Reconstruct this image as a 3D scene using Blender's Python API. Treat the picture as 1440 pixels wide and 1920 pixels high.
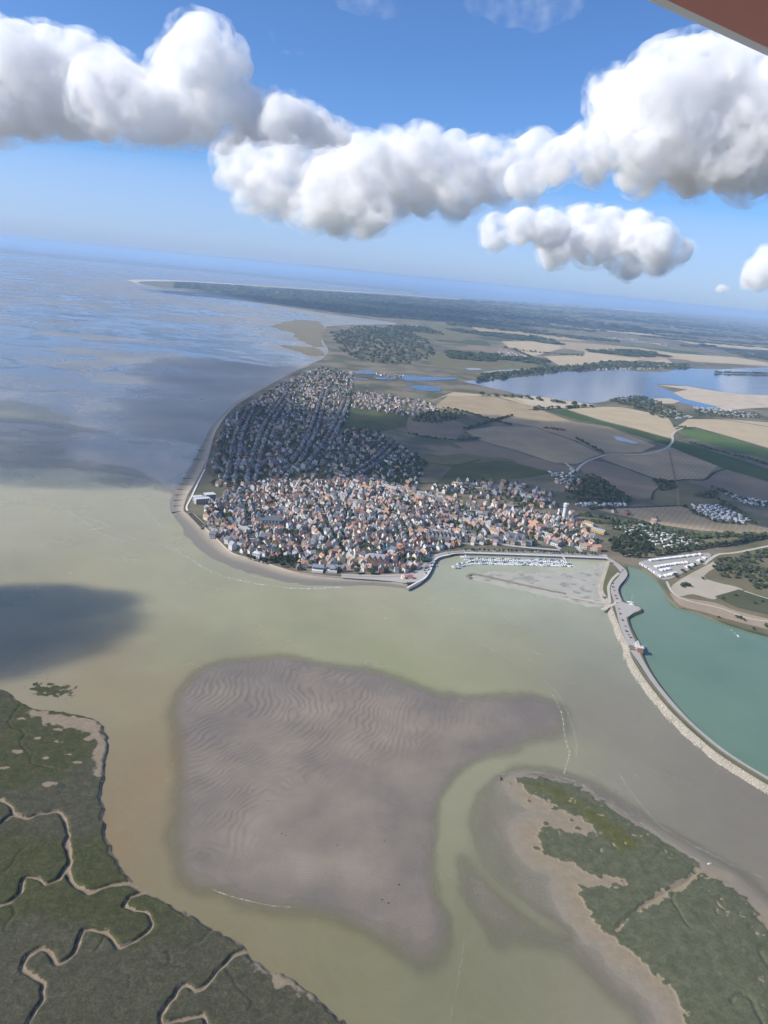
import bpy, bmesh, math, random
import numpy as np
from mathutils import Vector, Matrix, Quaternion

for o in list(bpy.data.objects):
    bpy.data.objects.remove(o, do_unlink=True)

# ------------------------------------------------------------------ camera
SC = bpy.context.scene
COL = SC.collection
EYE = 420.0                                   # metres above the water
PITCH, ROLL = math.radians(17.1), math.radians(5.7)
def _rx(a):
    c, s = math.cos(a), math.sin(a); return np.array([[1, 0, 0], [0, c, -s], [0, s, c]])
def _rz(a):
    c, s = math.cos(a), math.sin(a); return np.array([[c, -s, 0], [s, c, 0], [0, 0, 1]])
RCAM = _rx(math.pi / 2 - PITCH) @ _rz(ROLL)
cam_data = bpy.data.cameras.new('camera')
cam_data.sensor_fit = 'HORIZONTAL'
cam_data.sensor_width = 36.0
cam_data.lens = 36.0
cam_data.clip_start = 0.2
cam_data.clip_end = 200000.0
cam = bpy.data.objects.new('camera', cam_data)
COL.objects.link(cam)
cam.matrix_world = Matrix.Translation((0, 0, EYE)) @ Matrix(RCAM.tolist()).to_4x4()
SC.camera = cam

# ------------------------------------------------------------------ sky, sun, exposure
SUN_EL = math.radians(36.0)
SUN_AZ = math.radians(-106.0)                  # measured from +Y (the view) towards +X: the sun stands to the left, a little behind
SUN_DIR = np.array([math.sin(SUN_AZ) * math.cos(SUN_EL), math.cos(SUN_AZ) * math.cos(SUN_EL), math.sin(SUN_EL)])
world = bpy.data.worlds.new('World')
SC.world = world
world.use_nodes = True
wn = world.node_tree.nodes; wl = world.node_tree.links
wn.clear()
w_out = wn.new('ShaderNodeOutputWorld'); w_bg = wn.new('ShaderNodeBackground'); w_sky = wn.new('ShaderNodeTexSky')
w_sky.sky_type = 'NISHITA'; w_sky.sun_disc = False
w_sky.sun_elevation = SUN_EL
w_sky.sun_rotation = SUN_AZ
w_sky.altitude = 420; w_sky.air_density = 0.8; w_sky.dust_density = 1.0; w_sky.ozone_density = 10.0
w_bg.inputs['Strength'].default_value = 0.14
wl.new(w_sky.outputs[0], w_bg.inputs['Color']); wl.new(w_bg.outputs[0], w_out.inputs['Surface'])
sun_data = bpy.data.lights.new('sun', 'SUN')
sun_data.energy = 5.0; sun_data.angle = math.radians(0.5); sun_data.color = (1.0, 0.945, 0.85)
sun = bpy.data.objects.new('sun', sun_data)
COL.objects.link(sun)
sun.rotation_euler = Vector((-SUN_DIR).tolist()).to_track_quat('-Z', 'Y').to_euler()
sun.location = (-3000, 0, 4000)
SC.view_settings.view_transform = 'Standard'
SC.view_settings.look = 'None'
SC.view_settings.exposure = 0.30
SC.view_settings.gamma = 1.0
SC.view_settings.use_curve_mapping = False
SC.cycles.use_denoising = True
SC.cycles.use_adaptive_sampling = True
SC.cycles.adaptive_threshold = 0.035
SC.cycles.max_bounces = 10
SC.cycles.diffuse_bounces = 2
SC.cycles.glossy_bounces = 2
SC.cycles.transmission_bounces = 2
SC.cycles.transparent_max_bounces = 8
SC.cycles.volume_bounces = 10
SC.cycles.volume_max_steps = 100
SC.cycles.caustics_reflective = False
SC.cycles.caustics_refractive = False

# ------------------------------------------------------------------ helpers: pixels of the photograph (1440 x 1920) to places on the ground
def ray(px, py):
    return RCAM @ np.array([px - 720.0, 960.0 - py, -1440.0])
def G(px, py, z=0.0):
    d = ray(px, py); t = (z - EYE) / d[2]
    return np.array([d[0] * t, d[1] * t])
def GP(pts, z=0.0):
    return np.array([G(p[0], p[1], z) for p in pts])
def to_px(P):
    """world points (n,3) -> photograph pixels"""
    q = (np.asarray(P, float) - np.array([0, 0, EYE])) @ RCAM
    w = np.maximum(-q[:, 2], 1e-6)
    return np.stack([720 + 1440 * q[:, 0] / w, 960 - 1440 * q[:, 1] / w], 1)

# ------------------------------------------------------------------ helpers: noise, distances
def _hash(ix, iy, seed):
    h = (ix.astype(np.int64) * 374761393 + iy.astype(np.int64) * 668265263 + seed * 982451653) & 0xFFFFFFFF
    h = ((h ^ (h >> 13)) * 1274126177) & 0xFFFFFFFF
    return ((h ^ (h >> 16)) & 0xFFFFFF).astype(np.float64) / 0xFFFFFF
def vnoise(x, y, seed=0):
    x = np.asarray(x, float); y = np.asarray(y, float)
    ix, iy = np.floor(x), np.floor(y)
    fx, fy = x - ix, y - iy
    fx = fx * fx * (3 - 2 * fx); fy = fy * fy * (3 - 2 * fy)
    a = _hash(ix, iy, seed); b = _hash(ix + 1, iy, seed); c = _hash(ix, iy + 1, seed); d = _hash(ix + 1, iy + 1, seed)
    return (a * (1 - fx) + b * fx) * (1 - fy) + (c * (1 - fx) + d * fx) * fy
def fbm(x, y, octaves=4, seed=0, gain=0.5):
    s, a, t = 0.0, 1.0, 0.0
    x = np.asarray(x, float); y = np.asarray(y, float)
    for k in range(octaves):
        s = s + a * vnoise(x, y, seed + k * 17); t += a
        x, y = x * 2.03 + 11.3, y * 2.03 - 7.1
        a *= gain
    return s / t
def sstep(a, b, v):
    t = np.clip((v - a) / (b - a), 0, 1); return t * t * (3 - 2 * t)
def seg_dist(x, y, poly, closed=False):
    """distance of every point to a polyline, and the signed side of the nearest piece (+ = left of its direction)"""
    P = np.asarray(poly, float)
    Q = np.roll(P, -1, 0) if closed else P[1:]
    P0 = P if closed else P[:-1]
    best = np.full(np.shape(x), 1e18); side = np.zeros(np.shape(x)); along = np.zeros(np.shape(x))
    acc = 0.0
    for a, b in zip(P0, Q):
        d = b - a; L2 = max(d @ d, 1e-9)
        t = np.clip(((x - a[0]) * d[0] + (y - a[1]) * d[1]) / L2, 0, 1)
        ex, ey = x - a[0] - t * d[0], y - a[1] - t * d[1]
        dd = ex * ex + ey * ey
        m = dd < best
        best = np.where(m, dd, best)
        side = np.where(m, d[0] * ey - d[1] * ex, side)
        along = np.where(m, acc + t * math.sqrt(L2), along)
        acc += math.sqrt(L2)
    return np.sqrt(best), np.sign(side), along
def inside(x, y, poly):
    P = np.asarray(poly, float); r = np.zeros(np.shape(x), bool)
    n = len(P); j = n - 1
    for i in range(n):
        xi, yi = P[i]; xj, yj = P[j]
        if yi != yj:
            r ^= ((yi > y) != (yj > y)) & (x < (xj - xi) * (y - yi) / (yj - yi) + xi)
        j = i
    return r
def sdf(x, y, poly):
    d, _, _ = seg_dist(x, y, poly, True)
    return np.where(inside(x, y, poly), d, -d)
def smooth_line(pts, step=None, n=6):
    """Catmull-Rom through the points"""
    P = np.asarray(pts, float); out = []
    for i in range(len(P) - 1):
        p0 = P[max(i - 1, 0)]; p1 = P[i]; p2 = P[i + 1]; p3 = P[min(i + 2, len(P) - 1)]
        for k in range(n):
            t = k / n
            out.append(0.5 * ((2 * p1) + (-p0 + p2) * t + (2 * p0 - 5 * p1 + 4 * p2 - p3) * t * t + (-p0 + 3 * p1 - 3 * p2 + p3) * t ** 3))
    out.append(P[-1])
    return np.array(out)

# ------------------------------------------------------------------ helpers: objects
def tag(o, label=None, cat=None, group=None, kind=None):
    if label: o['label'] = label
    if cat: o['category'] = cat
    if group: o['group'] = group
    if kind: o['kind'] = kind
    return o
def link(name, data, parent=None, loc=None, rz=0.0):
    o = bpy.data.objects.new(name, data)
    COL.objects.link(o)
    if parent is not None: o.parent = parent
    if loc is not None: o.location = loc
    if rz: o.rotation_euler = (0, 0, rz)
    return o
def empty(name, loc, rz=0.0):
    o = link(name, None, None, loc, rz); o.empty_display_size = 0.5; return o
def make_mesh(name, verts, faces, mats=(), idx=None, smooth=False):
    """faces: list of tuples or an (n,3)/(n,4) array"""
    me = bpy.data.meshes.new(name)
    verts = np.asarray(verts, float)
    if isinstance(faces, np.ndarray):
        n, k = faces.shape
        me.vertices.add(len(verts)); me.vertices.foreach_set('co', verts.astype(np.float32).ravel())
        me.loops.add(n * k); me.loops.foreach_set('vertex_index', faces.astype(np.int32).ravel())
        me.polygons.add(n); me.polygons.foreach_set('loop_start', np.arange(0, n * k, k, dtype=np.int32))
    else:
        me.from_pydata(verts.tolist(), [], [list(map(int, f)) for f in faces])
    for m in (mats if isinstance(mats, (list, tuple)) else [mats]):
        me.materials.append(m)
    if idx is not None:
        me.polygons.foreach_set('material_index', np.asarray(idx, np.int32))
    if smooth:
        me.polygons.foreach_set('use_smooth', np.ones(len(me.polygons), bool))
    else:
        me.polygons.foreach_set('use_smooth', np.zeros(len(me.polygons), bool))
    me.update(calc_edges=True)
    return me
def attr(me, name, vals):
    vals = np.asarray(vals, np.float32)
    if vals.ndim == 1:
        a = me.attributes.new(name, 'FLOAT', 'POINT'); a.data.foreach_set('value', vals)
    else:
        a = me.attributes.new(name, 'FLOAT_COLOR', 'POINT')
        c = np.ones((len(vals), 4), np.float32); c[:, :3] = vals
        a.data.foreach_set('color', c.ravel())
class MB:
    """collects boxes, prisms and loose pieces with a material index each; build() makes ONE mesh"""
    def __init__(s): s.v = []; s.f = []; s.m = []
    def add(s, v, f, m=0):
        b = len(s.v); s.v.extend([tuple(p) for p in v])
        s.f.extend([tuple(i + b for i in q) for q in f]); s.m.extend([m] * len(f) if not isinstance(m, (list, tuple)) else m)
        return s
    def box(s, x0, x1, y0, y1, z0, z1, m=0, bottom=False):
        v = [(x0, y0, z0), (x1, y0, z0), (x1, y1, z0), (x0, y1, z0), (x0, y0, z1), (x1, y0, z1), (x1, y1, z1), (x0, y1, z1)]
        f = [(0, 1, 5, 4), (1, 2, 6, 5), (2, 3, 7, 6), (3, 0, 4, 7), (4, 5, 6, 7)] + ([(3, 2, 1, 0)] if bottom else [])
        return s.add(v, f, m)
    def gable(s, x0, x1, y0, y1, z0, z1, axis='x', over=0.35, t=0.22, m=0):
        """a gabled roof slab with thickness: ridge along axis"""
        if axis == 'x':
            ym = (y0 + y1) / 2; a, b = x0 - over, x1 + over; k = (z1 - z0) / ((y1 - y0) / 2)
            e0, e1 = y0 - over, y1 + over; ze = z0 - k * over
            v = [(a, e0, ze), (b, e0, ze), (b, ym, z1), (a, ym, z1), (b, e1, ze), (a, e1, ze),
                 (a, e0, ze + t), (b, e0, ze + t), (b, ym, z1 + t), (a, ym, z1 + t), (b, e1, ze + t), (a, e1, ze + t)]
        else:
            xm = (x0 + x1) / 2; a, b = y0 - over, y1 + over; k = (z1 - z0) / ((x1 - x0) / 2)
            e0, e1 = x0 - over, x1 + over; ze = z0 - k * over
            v = [(e1, a, ze), (e1, b, ze), (xm, b, z1), (xm, a, z1), (e0, b, ze), (e0, a, ze),
                 (e1, a, ze + t), (e1, b, ze + t), (xm, b, z1 + t), (xm, a, z1 + t), (e0, b, ze + t), (e0, a, ze + t)]
        f = [(6, 7, 8, 9), (9, 8, 10, 11), (0, 3, 2, 1), (3, 5, 4, 2), (0, 1, 7, 6), (5, 11, 10, 4), (0, 6, 9, 3), (3, 9, 11, 5), (1, 2, 8, 7), (2, 4, 10, 8)]
        return s.add(v, f, m)
    def gable_wall(s, x0, x1, y0, y1, z0, z1, z2, axis='x', m=0):
        """walls with gable ends, ridge along axis, no top"""
        if axis == 'x':
            ym = (y0 + y1) / 2
            v = [(x0, y0, z0), (x1, y0, z0), (x1, y1, z0), (x0, y1, z0), (x0, y0, z1), (x1, y0, z1), (x1, y1, z1), (x0, y1, z1), (x0, ym, z2), (x1, ym, z2)]
            f = [(0, 1, 5, 4), (2, 3, 7, 6), (1, 2, 6, 9, 5), (3, 0, 4, 8, 7)]
        else:
            xm = (x0 + x1) / 2
            v = [(x0, y0, z0), (x1, y0, z0), (x1, y1, z0), (x0, y1, z0), (x0, y0, z1), (x1, y0, z1), (x1, y1, z1), (x0, y1, z1), (xm, y0, z2), (xm, y1, z2)]
            f = [(0, 1, 5, 8, 4), (2, 3, 7, 9, 6), (1, 2, 6, 5), (3, 0, 4, 7)]
        return s.add(v, f, m)
    def hip(s, x0, x1, y0, y1, z0, z1, over=0.35, m=0):
        a, b, c, d = x0 - over, x1 + over, y0 - over, y1 + over
        h = min(b - a, d - c) / 2
        if b - a >= d - c: r0, r1 = (a + h * .85, (c + d) / 2), (b - h * .85, (c + d) / 2)
        else: r0, r1 = ((a + b) / 2, c + h * .85), ((a + b) / 2, d - h * .85)
        v = [(a, c, z0), (b, c, z0), (b, d, z0), (a, d, z0), (r0[0], r0[1], z1), (r1[0], r1[1], z1)]
        f = [(0, 1, 5, 4), (1, 2, 5), (2, 3, 4, 5), (3, 0, 4), (3, 2, 1, 0)] if b - a >= d - c else [(0, 1, 4), (1, 2, 5, 4), (2, 3, 5), (3, 0, 4, 5), (3, 2, 1, 0)]
        return s.add(v, f, m)
    def cyl(s, x, y, z0, z1, r0, r1, n=12, m=0, top=True):
        v = []; 
        for z, r in ((z0, r0), (z1, r1)):
            for k in range(n):
                a = 2 * math.pi * k / n; v.append((x + r * math.cos(a), y + r * math.sin(a), z))
        f = [(k, (k + 1) % n, n + (k + 1) % n, n + k) for k in range(n)]
        if top: f.append(tuple(range(n, 2 * n)))
        return s.add(v, f, m)
    def mesh(s, name, mats, smooth=False):
        return make_mesh(name, s.v, s.f, mats, s.m, smooth)
    def build(s, name, mats, parent=None, loc=None, rz=0.0, smooth=False):
        return link(name, s.mesh(name, mats, smooth), parent, loc, rz)

# ------------------------------------------------------------------ helpers: materials
def srgb(r, g, b):
    return tuple((c / 255 / 12.92) if c / 255 <= 0.04045 else ((c / 255 + 0.055) / 1.055) ** 2.4 for c in (r, g, b))
class NT:
    def __init__(s, name):
        s.m = bpy.data.materials.new(name); s.m.use_nodes = True
        s.n = s.m.node_tree.nodes; s.l = s.m.node_tree.links
        s.bsdf = s.n['Principled BSDF']; s.out = s.n['Material Output']
        s.bsdf.inputs['Specular IOR Level'].default_value = 0.25
        s.bsdf.inputs['Roughness'].default_value = 0.85
        s._pos = None
    def node(s, t, **kw):
        n = s.n.new(t)
        for k, v in kw.items():
            if k in n.inputs.keys():
                i = n.inputs[k]
                if hasattr(v, 'is_linked') or isinstance(v, bpy.types.NodeSocket): s.l.new(v, i)
                else: i.default_value = v
            else: setattr(n, k, v)
        return n
    @property
    def pos(s):
        if s._pos is None: s._pos = s.n.new('ShaderNodeNewGeometry').outputs['Position']
        return s._pos
    def noise(s, scale, detail=4, rough=0.55, vec=None, dist=0.0):
        n = s.node('ShaderNodeTexNoise', Scale=scale, Detail=detail, Roughness=rough, Distortion=dist)
        s.l.new(vec if vec is not None else s.pos, n.inputs['Vector']); return n.outputs[0]
    def scaled(s, sx, sy, sz=1.0, rz=0.0):
        n = s.node('ShaderNodeMapping'); n.inputs['Scale'].default_value = (sx, sy, sz); n.inputs['Rotation'].default_value = (0, 0, rz)
        s.l.new(s.pos, n.inputs['Vector']); return n.outputs[0]
    def ramp(s, fac, stops, interp='LINEAR'):
        n = s.n.new('ShaderNodeValToRGB'); s.l.new(fac, n.inputs[0]); n.color_ramp.interpolation = interp
        e = n.color_ramp.elements
        while len(e) < len(stops): e.new(0.5)
        for k, (p, c) in enumerate(stops):
            e[k].position = p; e[k].color = (c if len(c) == 4 else tuple(c) + (1,)) if not isinstance(c, (int, float)) else (c, c, c, 1)
        return n.outputs[0]
    def mix(s, fac, a, b):
        n = s.n.new('ShaderNodeMix'); n.data_type = 'RGBA'
        for k, v in ((0, fac), (6, a), (7, b)):
            if isinstance(v, bpy.types.NodeSocket): s.l.new(v, n.inputs[k])
            elif k == 0: n.inputs[0].default_value = v
            else: n.inputs[k].default_value = tuple(v) + (1,)
        return n.outputs[2]
    def math(s, op, a, b=0.0, clamp=False):
        n = s.n.new('ShaderNodeMath'); n.operation = op; n.use_clamp = clamp
        for k, v in ((0, a), (1, b)):
            if isinstance(v, bpy.types.NodeSocket): s.l.new(v, n.inputs[k])
            else: n.inputs[k].default_value = v
        return n.outputs[0]
    def attr(s, name, col=False):
        n = s.n.new('ShaderNodeAttribute'); n.attribute_name = name
        return n.outputs['Color'] if col else n.outputs['Fac']
    def rand(s):
        return s.n.new('ShaderNodeObjectInfo').outputs['Random']
    def bump(s, h, strength=0.5, dist=0.3):
        n = s.node('ShaderNodeBump', Strength=strength, Distance=dist); s.l.new(h, n.inputs['Height'])
        s.l.new(n.outputs[0], s.bsdf.inputs['Normal']); return s
    def color(s, c):
        if isinstance(c, bpy.types.NodeSocket): s.l.new(c, s.bsdf.inputs['Base Color'])
        else: s.bsdf.inputs['Base Color'].default_value = tuple(c) + (1,)
        return s
    def rough(s, r, spec=None):
        if isinstance(r, bpy.types.NodeSocket): s.l.new(r, s.bsdf.inputs['Roughness'])
        else: s.bsdf.inputs['Roughness'].default_value = r
        if spec is not None: s.bsdf.inputs['Specular IOR Level'].default_value = spec
        return s
MATS = {}
def mat_var(name, base, amt=0.18, scale=0.4, rough=0.85, spec=0.2, bump=0.0):
    """a plain weathered surface: base colour with two scales of mottling"""
    if name in MATS: return MATS[name]
    t = NT(name)
    lo = tuple(c * (1 - amt) for c in base); hi = tuple(min(1, c * (1 + amt)) for c in base)
    n1 = t.noise(scale, 5); n2 = t.noise(scale * 0.12, 3)
    f = t.math('MULTIPLY_ADD', n1, 0.6); f.node.inputs[2].default_value = 0.0
    f = t.math('ADD', f, t.math('MULTIPLY', n2, 0.5))
    t.color(t.ramp(f, [(0.25, lo), (0.85, hi)])).rough(rough, spec)
    if bump: t.bump(n1, bump, 0.3)
    MATS[name] = t.m
    return t.m
# ------------------------------------------------------------------ clouds: closed lumpy bodies filled with an even scattering volume
def cloud_material(name, density, size=None, lo=0.44, hi=0.66, colour=(0.997, 0.998, 0.999), rate=0.22):
    m = bpy.data.materials.new(name); m.use_nodes = True
    nt = m.node_tree; nt.nodes.clear()
    o = nt.nodes.new('ShaderNodeOutputMaterial'); v = nt.nodes.new('ShaderNodeVolumePrincipled')
    v.inputs['Color'].default_value = tuple(colour) + (1,); v.inputs['Density'].default_value = density; v.inputs['Anisotropy'].default_value = 0.0
    nt.links.new(v.outputs[0], o.inputs['Volume'])
    if size:
        m.cycles.volume_step_rate = rate
        g = nt.nodes.new('ShaderNodeNewGeometry'); n = nt.nodes.new('ShaderNodeTexNoise'); r = nt.nodes.new('ShaderNodeMapRange')
        n.inputs['Scale'].default_value = 1 / size; n.inputs['Detail'].default_value = 4; n.inputs['Roughness'].default_value = 0.6
        r.inputs['From Min'].default_value = lo; r.inputs['From Max'].default_value = hi; r.inputs['To Min'].default_value = 0; r.inputs['To Max'].default_value = density
        nt.links.new(g.outputs['Position'], n.inputs['Vector']); nt.links.new(n.outputs[0], r.inputs['Value']); nt.links.new(r.outputs[0], v.inputs['Density'])
    return m
def n3(P, s, seed):
    """cheap 3-D noise: three crossed 2-D lattices"""
    x, y, z = P[:, 0] / s, P[:, 1] / s, P[:, 2] / s
    return (vnoise(x + 0.61 * z, y + 0.37 * z, seed) + vnoise(y + 0.53 * x, z + 0.29 * x, seed + 1) + vnoise(z + 0.47 * y, x + 0.71 * y, seed + 2)) / 3
def _h3(ix, iy, iz, seed):
    h = (ix * 374761393 + iy * 668265263 + iz * 2147483647 + seed * 982451653) & 0xFFFFFFFF
    h = ((h ^ (h >> 13)) * 1274126177) & 0xFFFFFFFF
    return h ^ (h >> 16)
def worley(P, seed):
    """distance to the nearest of the jittered points of a 3-D lattice"""
    I = np.floor(P).astype(np.int64); F = P - I
    best = np.full(len(P), 9.0)
    for dx in (-1, 0, 1):
        for dy in (-1, 0, 1):
            for dz in (-1, 0, 1):
                h = _h3(I[:, 0] + dx, I[:, 1] + dy, I[:, 2] + dz, seed)
                ex = dx + (h & 255) / 255.0 - F[:, 0]; ey = dy + ((h >> 8) & 255) / 255.0 - F[:, 1]; ez = dz + ((h >> 16) & 255) / 255.0 - F[:, 2]
                best = np.minimum(best, ex * ex + ey * ey + ez * ez)
    return np.sqrt(best)
def fbm_n3(P, s, seed):
    t, a, w = 0.0, 1.0, 0.0
    for k in range(4):
        t = t + a * n3(P, s, seed + 3 * k); w += a; a *= 0.6; s *= 0.5
    return t / w
def lumpy_body(name, spheres, voxel, seed, amp, material, flat=None, rough=1.0, soft=0.0, grow=0.0):
    """union of spheres (x,y,z,r), remeshed to one skin, then billowed"""
    rng = np.random.default_rng(seed)
    bm = bmesh.new()
    for (x, y, z, r, sq) in spheres:
        bmesh.ops.create_icosphere(bm, subdivisions=1 if r < 3 * voxel else 2, radius=r, matrix=Matrix.Translation((x, y, z)) @ Matrix.Diagonal((1, 1, sq, 1)))
    me = bpy.data.meshes.new(name + '_source'); bm.to_mesh(me); bm.free()
    o = bpy.data.objects.new(name + '_source', me); COL.objects.link(o)
    md = o.modifiers.new('union', 'REMESH'); md.mode = 'VOXEL'; md.voxel_size = voxel
    dg = bpy.context.evaluated_depsgraph_get()
    res = bpy.data.meshes.new_from_object(o.evaluated_get(dg))
    bpy.data.objects.remove(o, do_unlink=True); bpy.data.meshes.remove(me)
    n = len(res.vertices)
    co = np.empty(n * 3, np.float32); res.vertices.foreach_get('co', co); co = co.reshape(-1, 3).astype(float)
    nr = np.empty(n * 3, np.float32); res.vertices.foreach_get('normal', nr); nr = nr.reshape(-1, 3)
    h = np.zeros(n)
    for k, (sc, am) in enumerate(((5.0, 1.05), (2.3, 0.62), (1.05, 0.36), (0.5, 0.20))):
        wob = np.stack([n3(co, amp * sc * 1.3, seed + 7 + k), n3(co + 999, amp * sc * 1.3, seed + 8 + k), n3(co - 999, amp * sc * 1.3, seed + 9 + k)], 1) - 0.5
        q = (co + nr * h[:, None] * amp + wob * amp * sc * 0.9)
        gate = sstep(0.30, 0.62, n3(co, amp * sc * 2.2, seed + 70 + k)) if k else 1.0
        h += am * (0.62 - worley(q / (amp * sc), seed + 13 * k) ** 2) * gate * rough
    h += soft * (fbm_n3(co, amp * 3.0, seed + 5) - 0.5) * 2
    low = co[:, 2].min()
    damp = 0.45 + 0.55 * sstep(0.0, 0.35, (co[:, 2] - low) / max(np.ptp(co[:, 2]), 1))
    co = co + nr * (h * amp * damp + grow)[:, None]
    if flat is not None:
        und = 40 * (n3(co, 500, seed + 9) - 0.5)
        co[:, 2] = np.where(co[:, 2] < flat + und, flat + und + (co[:, 2] - flat - und) * 0.25, co[:, 2])
    res.vertices.foreach_set('co', co.astype(np.float32).ravel())
    res.name = name
    res.materials.clear(); res.materials.append(material)
    res.update()
    return link(name, res)
def sky_point(px, py, D):
    d = ray(px, py); d = d / d[1]
    return np.array([0, 0, EYE]) + d * D, np.linalg.norm(d) * D / 1440.0
CLOUD = cloud_material('cloud_vapour', 0.0095, 240, 0.44, 0.58)
VEIL = cloud_material('thin_cloud_veil', 0.0052, 190, 0.47, 0.68, rate=0.4)
VEIL_FAR = cloud_material('distant_cloud_veil', 0.0034, 280, 0.47, 0.68, rate=0.4)
CLOUD_FAR = cloud_material('distant_cloud_vapour', 0.0070, 330, 0.44, 0.58)
def picture_cloud(puffs, D, spread, seed, voxel, amp, material, label, extra=4):
    rng = np.random.default_rng(seed); S = []
    for (px, py, r) in puffs:
        P, k = sky_point(px, py, D + rng.uniform(-1, 1) * spread)
        R = r * k * 1.10
        S.append((P[0], P[1], P[2], R * 1.0, 0.9))
        for _ in range(extra):                         # smaller heads budding from each main lobe
            d = rng.normal(size=3); d /= np.linalg.norm(d); d[2] = d[2] * 0.8 - 0.05
            q = P + d * R * np.array([.7, 1.1, .7])
            S.append((q[0], q[1], q[2], R * rng.uniform(.28, .55), 0.95))
    o = lumpy_body('cloud', S, voxel * 1.5, seed, amp, material, rough=0.45)
    tag(o, label, 'cloud', 'cumulus clouds above the horizon')
    F = [(x, y, z - 0.06 * r, r * 1.14 + amp * .3, 0.92) for (x, y, z, r, q) in S]
    v = lumpy_body('veil', F, voxel * 2.0, seed + 500, amp * 1.2, VEIL if material is CLOUD else VEIL_FAR, rough=0.4, soft=1.2)
    v.parent = o
    return o
picture_cloud([(40,112,52),(-30,150,80),(90,130,60),(150,150,66),(205,175,60),(60,195,48),(130,205,45),(250,205,50),(300,215,46),(350,215,46),
    (380,85,44),(348,112,40),(424,112,34),(376,66,26),(330,132,36),(400,150,48),(362,168,52),(440,205,42),(485,215,40),(535,226,38),(585,238,34),(632,248,24),(420,232,36),(200,215,42),(10,205,40),(100,170,62),(300,180,40),(250,170,36)],
    8500, 500, 11, 20, 60, CLOUD, 'broad grey-white cloud with one tall tower, above the sea on the left')
picture_cloud([(450,300,40),(500,292,44),(560,282,42),(428,335,20),(620,300,46),(680,300,46),(730,288,42),(790,272,34),(803,256,18),(760,288,38),(690,270,18),(850,272,24),(845,300,38),(900,308,42),(950,300,34),(1000,298,40),
    (470,376,24),(520,384,30),(580,392,36),(640,396,40),(690,392,42),(740,366,42),(640,415,28),(685,420,22),(800,352,42),(870,346,42),(930,342,38),(985,340,34),(720,332,40),(785,330,44),(560,338,38),(620,350,44),(665,352,40),(850,392,24),(500,345,34)],
    11000, 650, 23, 28, 78, CLOUD_FAR, 'long cauliflower cloud bank in the middle with a dark lower bulge')
picture_cloud([(1160,190,46),(1130,168,24),(1200,200,56),(1250,150,56),(1290,122,42),(1330,130,52),(1400,150,62),(1450,170,66),(1240,230,66),(1320,220,76),(1400,250,66),(1150,260,42),(1100,280,38),(1055,296,34),(1200,290,46),(1280,296,42),(1350,296,42),(1420,296,46),(1510,220,80),(1570,260,70),(1120,312,32),(1200,326,34),(1300,330,36),(1400,330,40),(1030,318,30)],
    8000, 500, 37, 20, 60, CLOUD, 'big bright white cumulus cloud beside the wing, its top domed')
picture_cloud([(932,432,26),(980,420,30),(1030,428,34),(1090,428,38),(1140,432,38),(1190,436,36),(1230,450,30),(1268,470,24),(1040,474,26),(1160,478,30),(1182,504,20),(1110,460,34),(1030,496,12),(922,452,16),(1230,490,24)],
    16000, 700, 41, 36, 90, CLOUD_FAR, 'small ragged cloud hanging below the big white one')
picture_cloud([(1425,512,26),(1402,528,14),(1445,492,28),(1480,510,30)], 20000, 500, 53, 60, 80, CLOUD_FAR, 'low little cloud at the edge of the photo under the big white one', 3)
picture_cloud([(1352,541,9),(1362,543,6)], 20000, 100, 59, 40, 50, CLOUD_FAR, 'tiny cloud puff just above the far plain', 3)

# clouds that drift outside the picture to the left and throw the shadows seen on bay, town and fields
SHADE = cloud_material('shade_cloud_vapour', 0.0040)
DENSE = cloud_material('dense_shade_vapour', 0.022)
def shading_cloud(pts, alt, r, step, seed, label):
    P = GP(pts) + SUN_DIR[:2] / SUN_DIR[2] * alt
    x0, x1, y0, y1 = P[:, 0].min(), P[:, 0].max(), P[:, 1].min(), P[:, 1].max()
    g = np.random.default_rng(seed)
    X, Y = np.meshgrid(np.arange(x0, x1, step), np.arange(y0, y1, step)); X = X.ravel() + g.uniform(-.4, .4, X.size) * step; Y = Y.ravel() + g.uniform(-.4, .4, Y.size) * step
    s = sdf(X, Y, P); m = s > r * 0.35
    S = [(x, y, alt + g.uniform(-.3, .5) * r, min(r * g.uniform(.8, 1.25), d + r * .3), 0.75) for x, y, d in zip(X[m], Y[m], s[m])]
    o = lumpy_body('cloud', S, r * 0.2, seed, r * 0.33, SHADE if r > 60 else DENSE, soft=0.4)
    return tag(o, label, 'cloud', 'clouds outside the picture')
shading_cloud([(-260,760),(0,788),(60,800),(140,832),(200,834),(250,800),(285,745),(300,690),(400,660),(520,690),(470,742),(560,768),(640,778),(720,792),(800,778),(850,770),(930,792),(1020,792),(1120,802),(1230,838),(1320,828),(1440,855),(1640,890),(1640,1040),(1440,985),(1330,985),(1250,984),(1120,972),(1060,946),(950,905),(850,892),(780,905),(700,912),(560,900),(400,896),(340,902),(270,906),(100,906),(-260,906)],
    1600, 120, 85, 61, 'long flat cloud over the bay, out of view to the left')
shading_cloud([(-120,1112),(60,1100),(176,1104),(230,1138),(218,1166),(164,1198),(96,1236),(0,1264),(-120,1280)], 1500, 34, 24, 67, 'small dense cloud out of view to the left of the bay')

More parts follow.
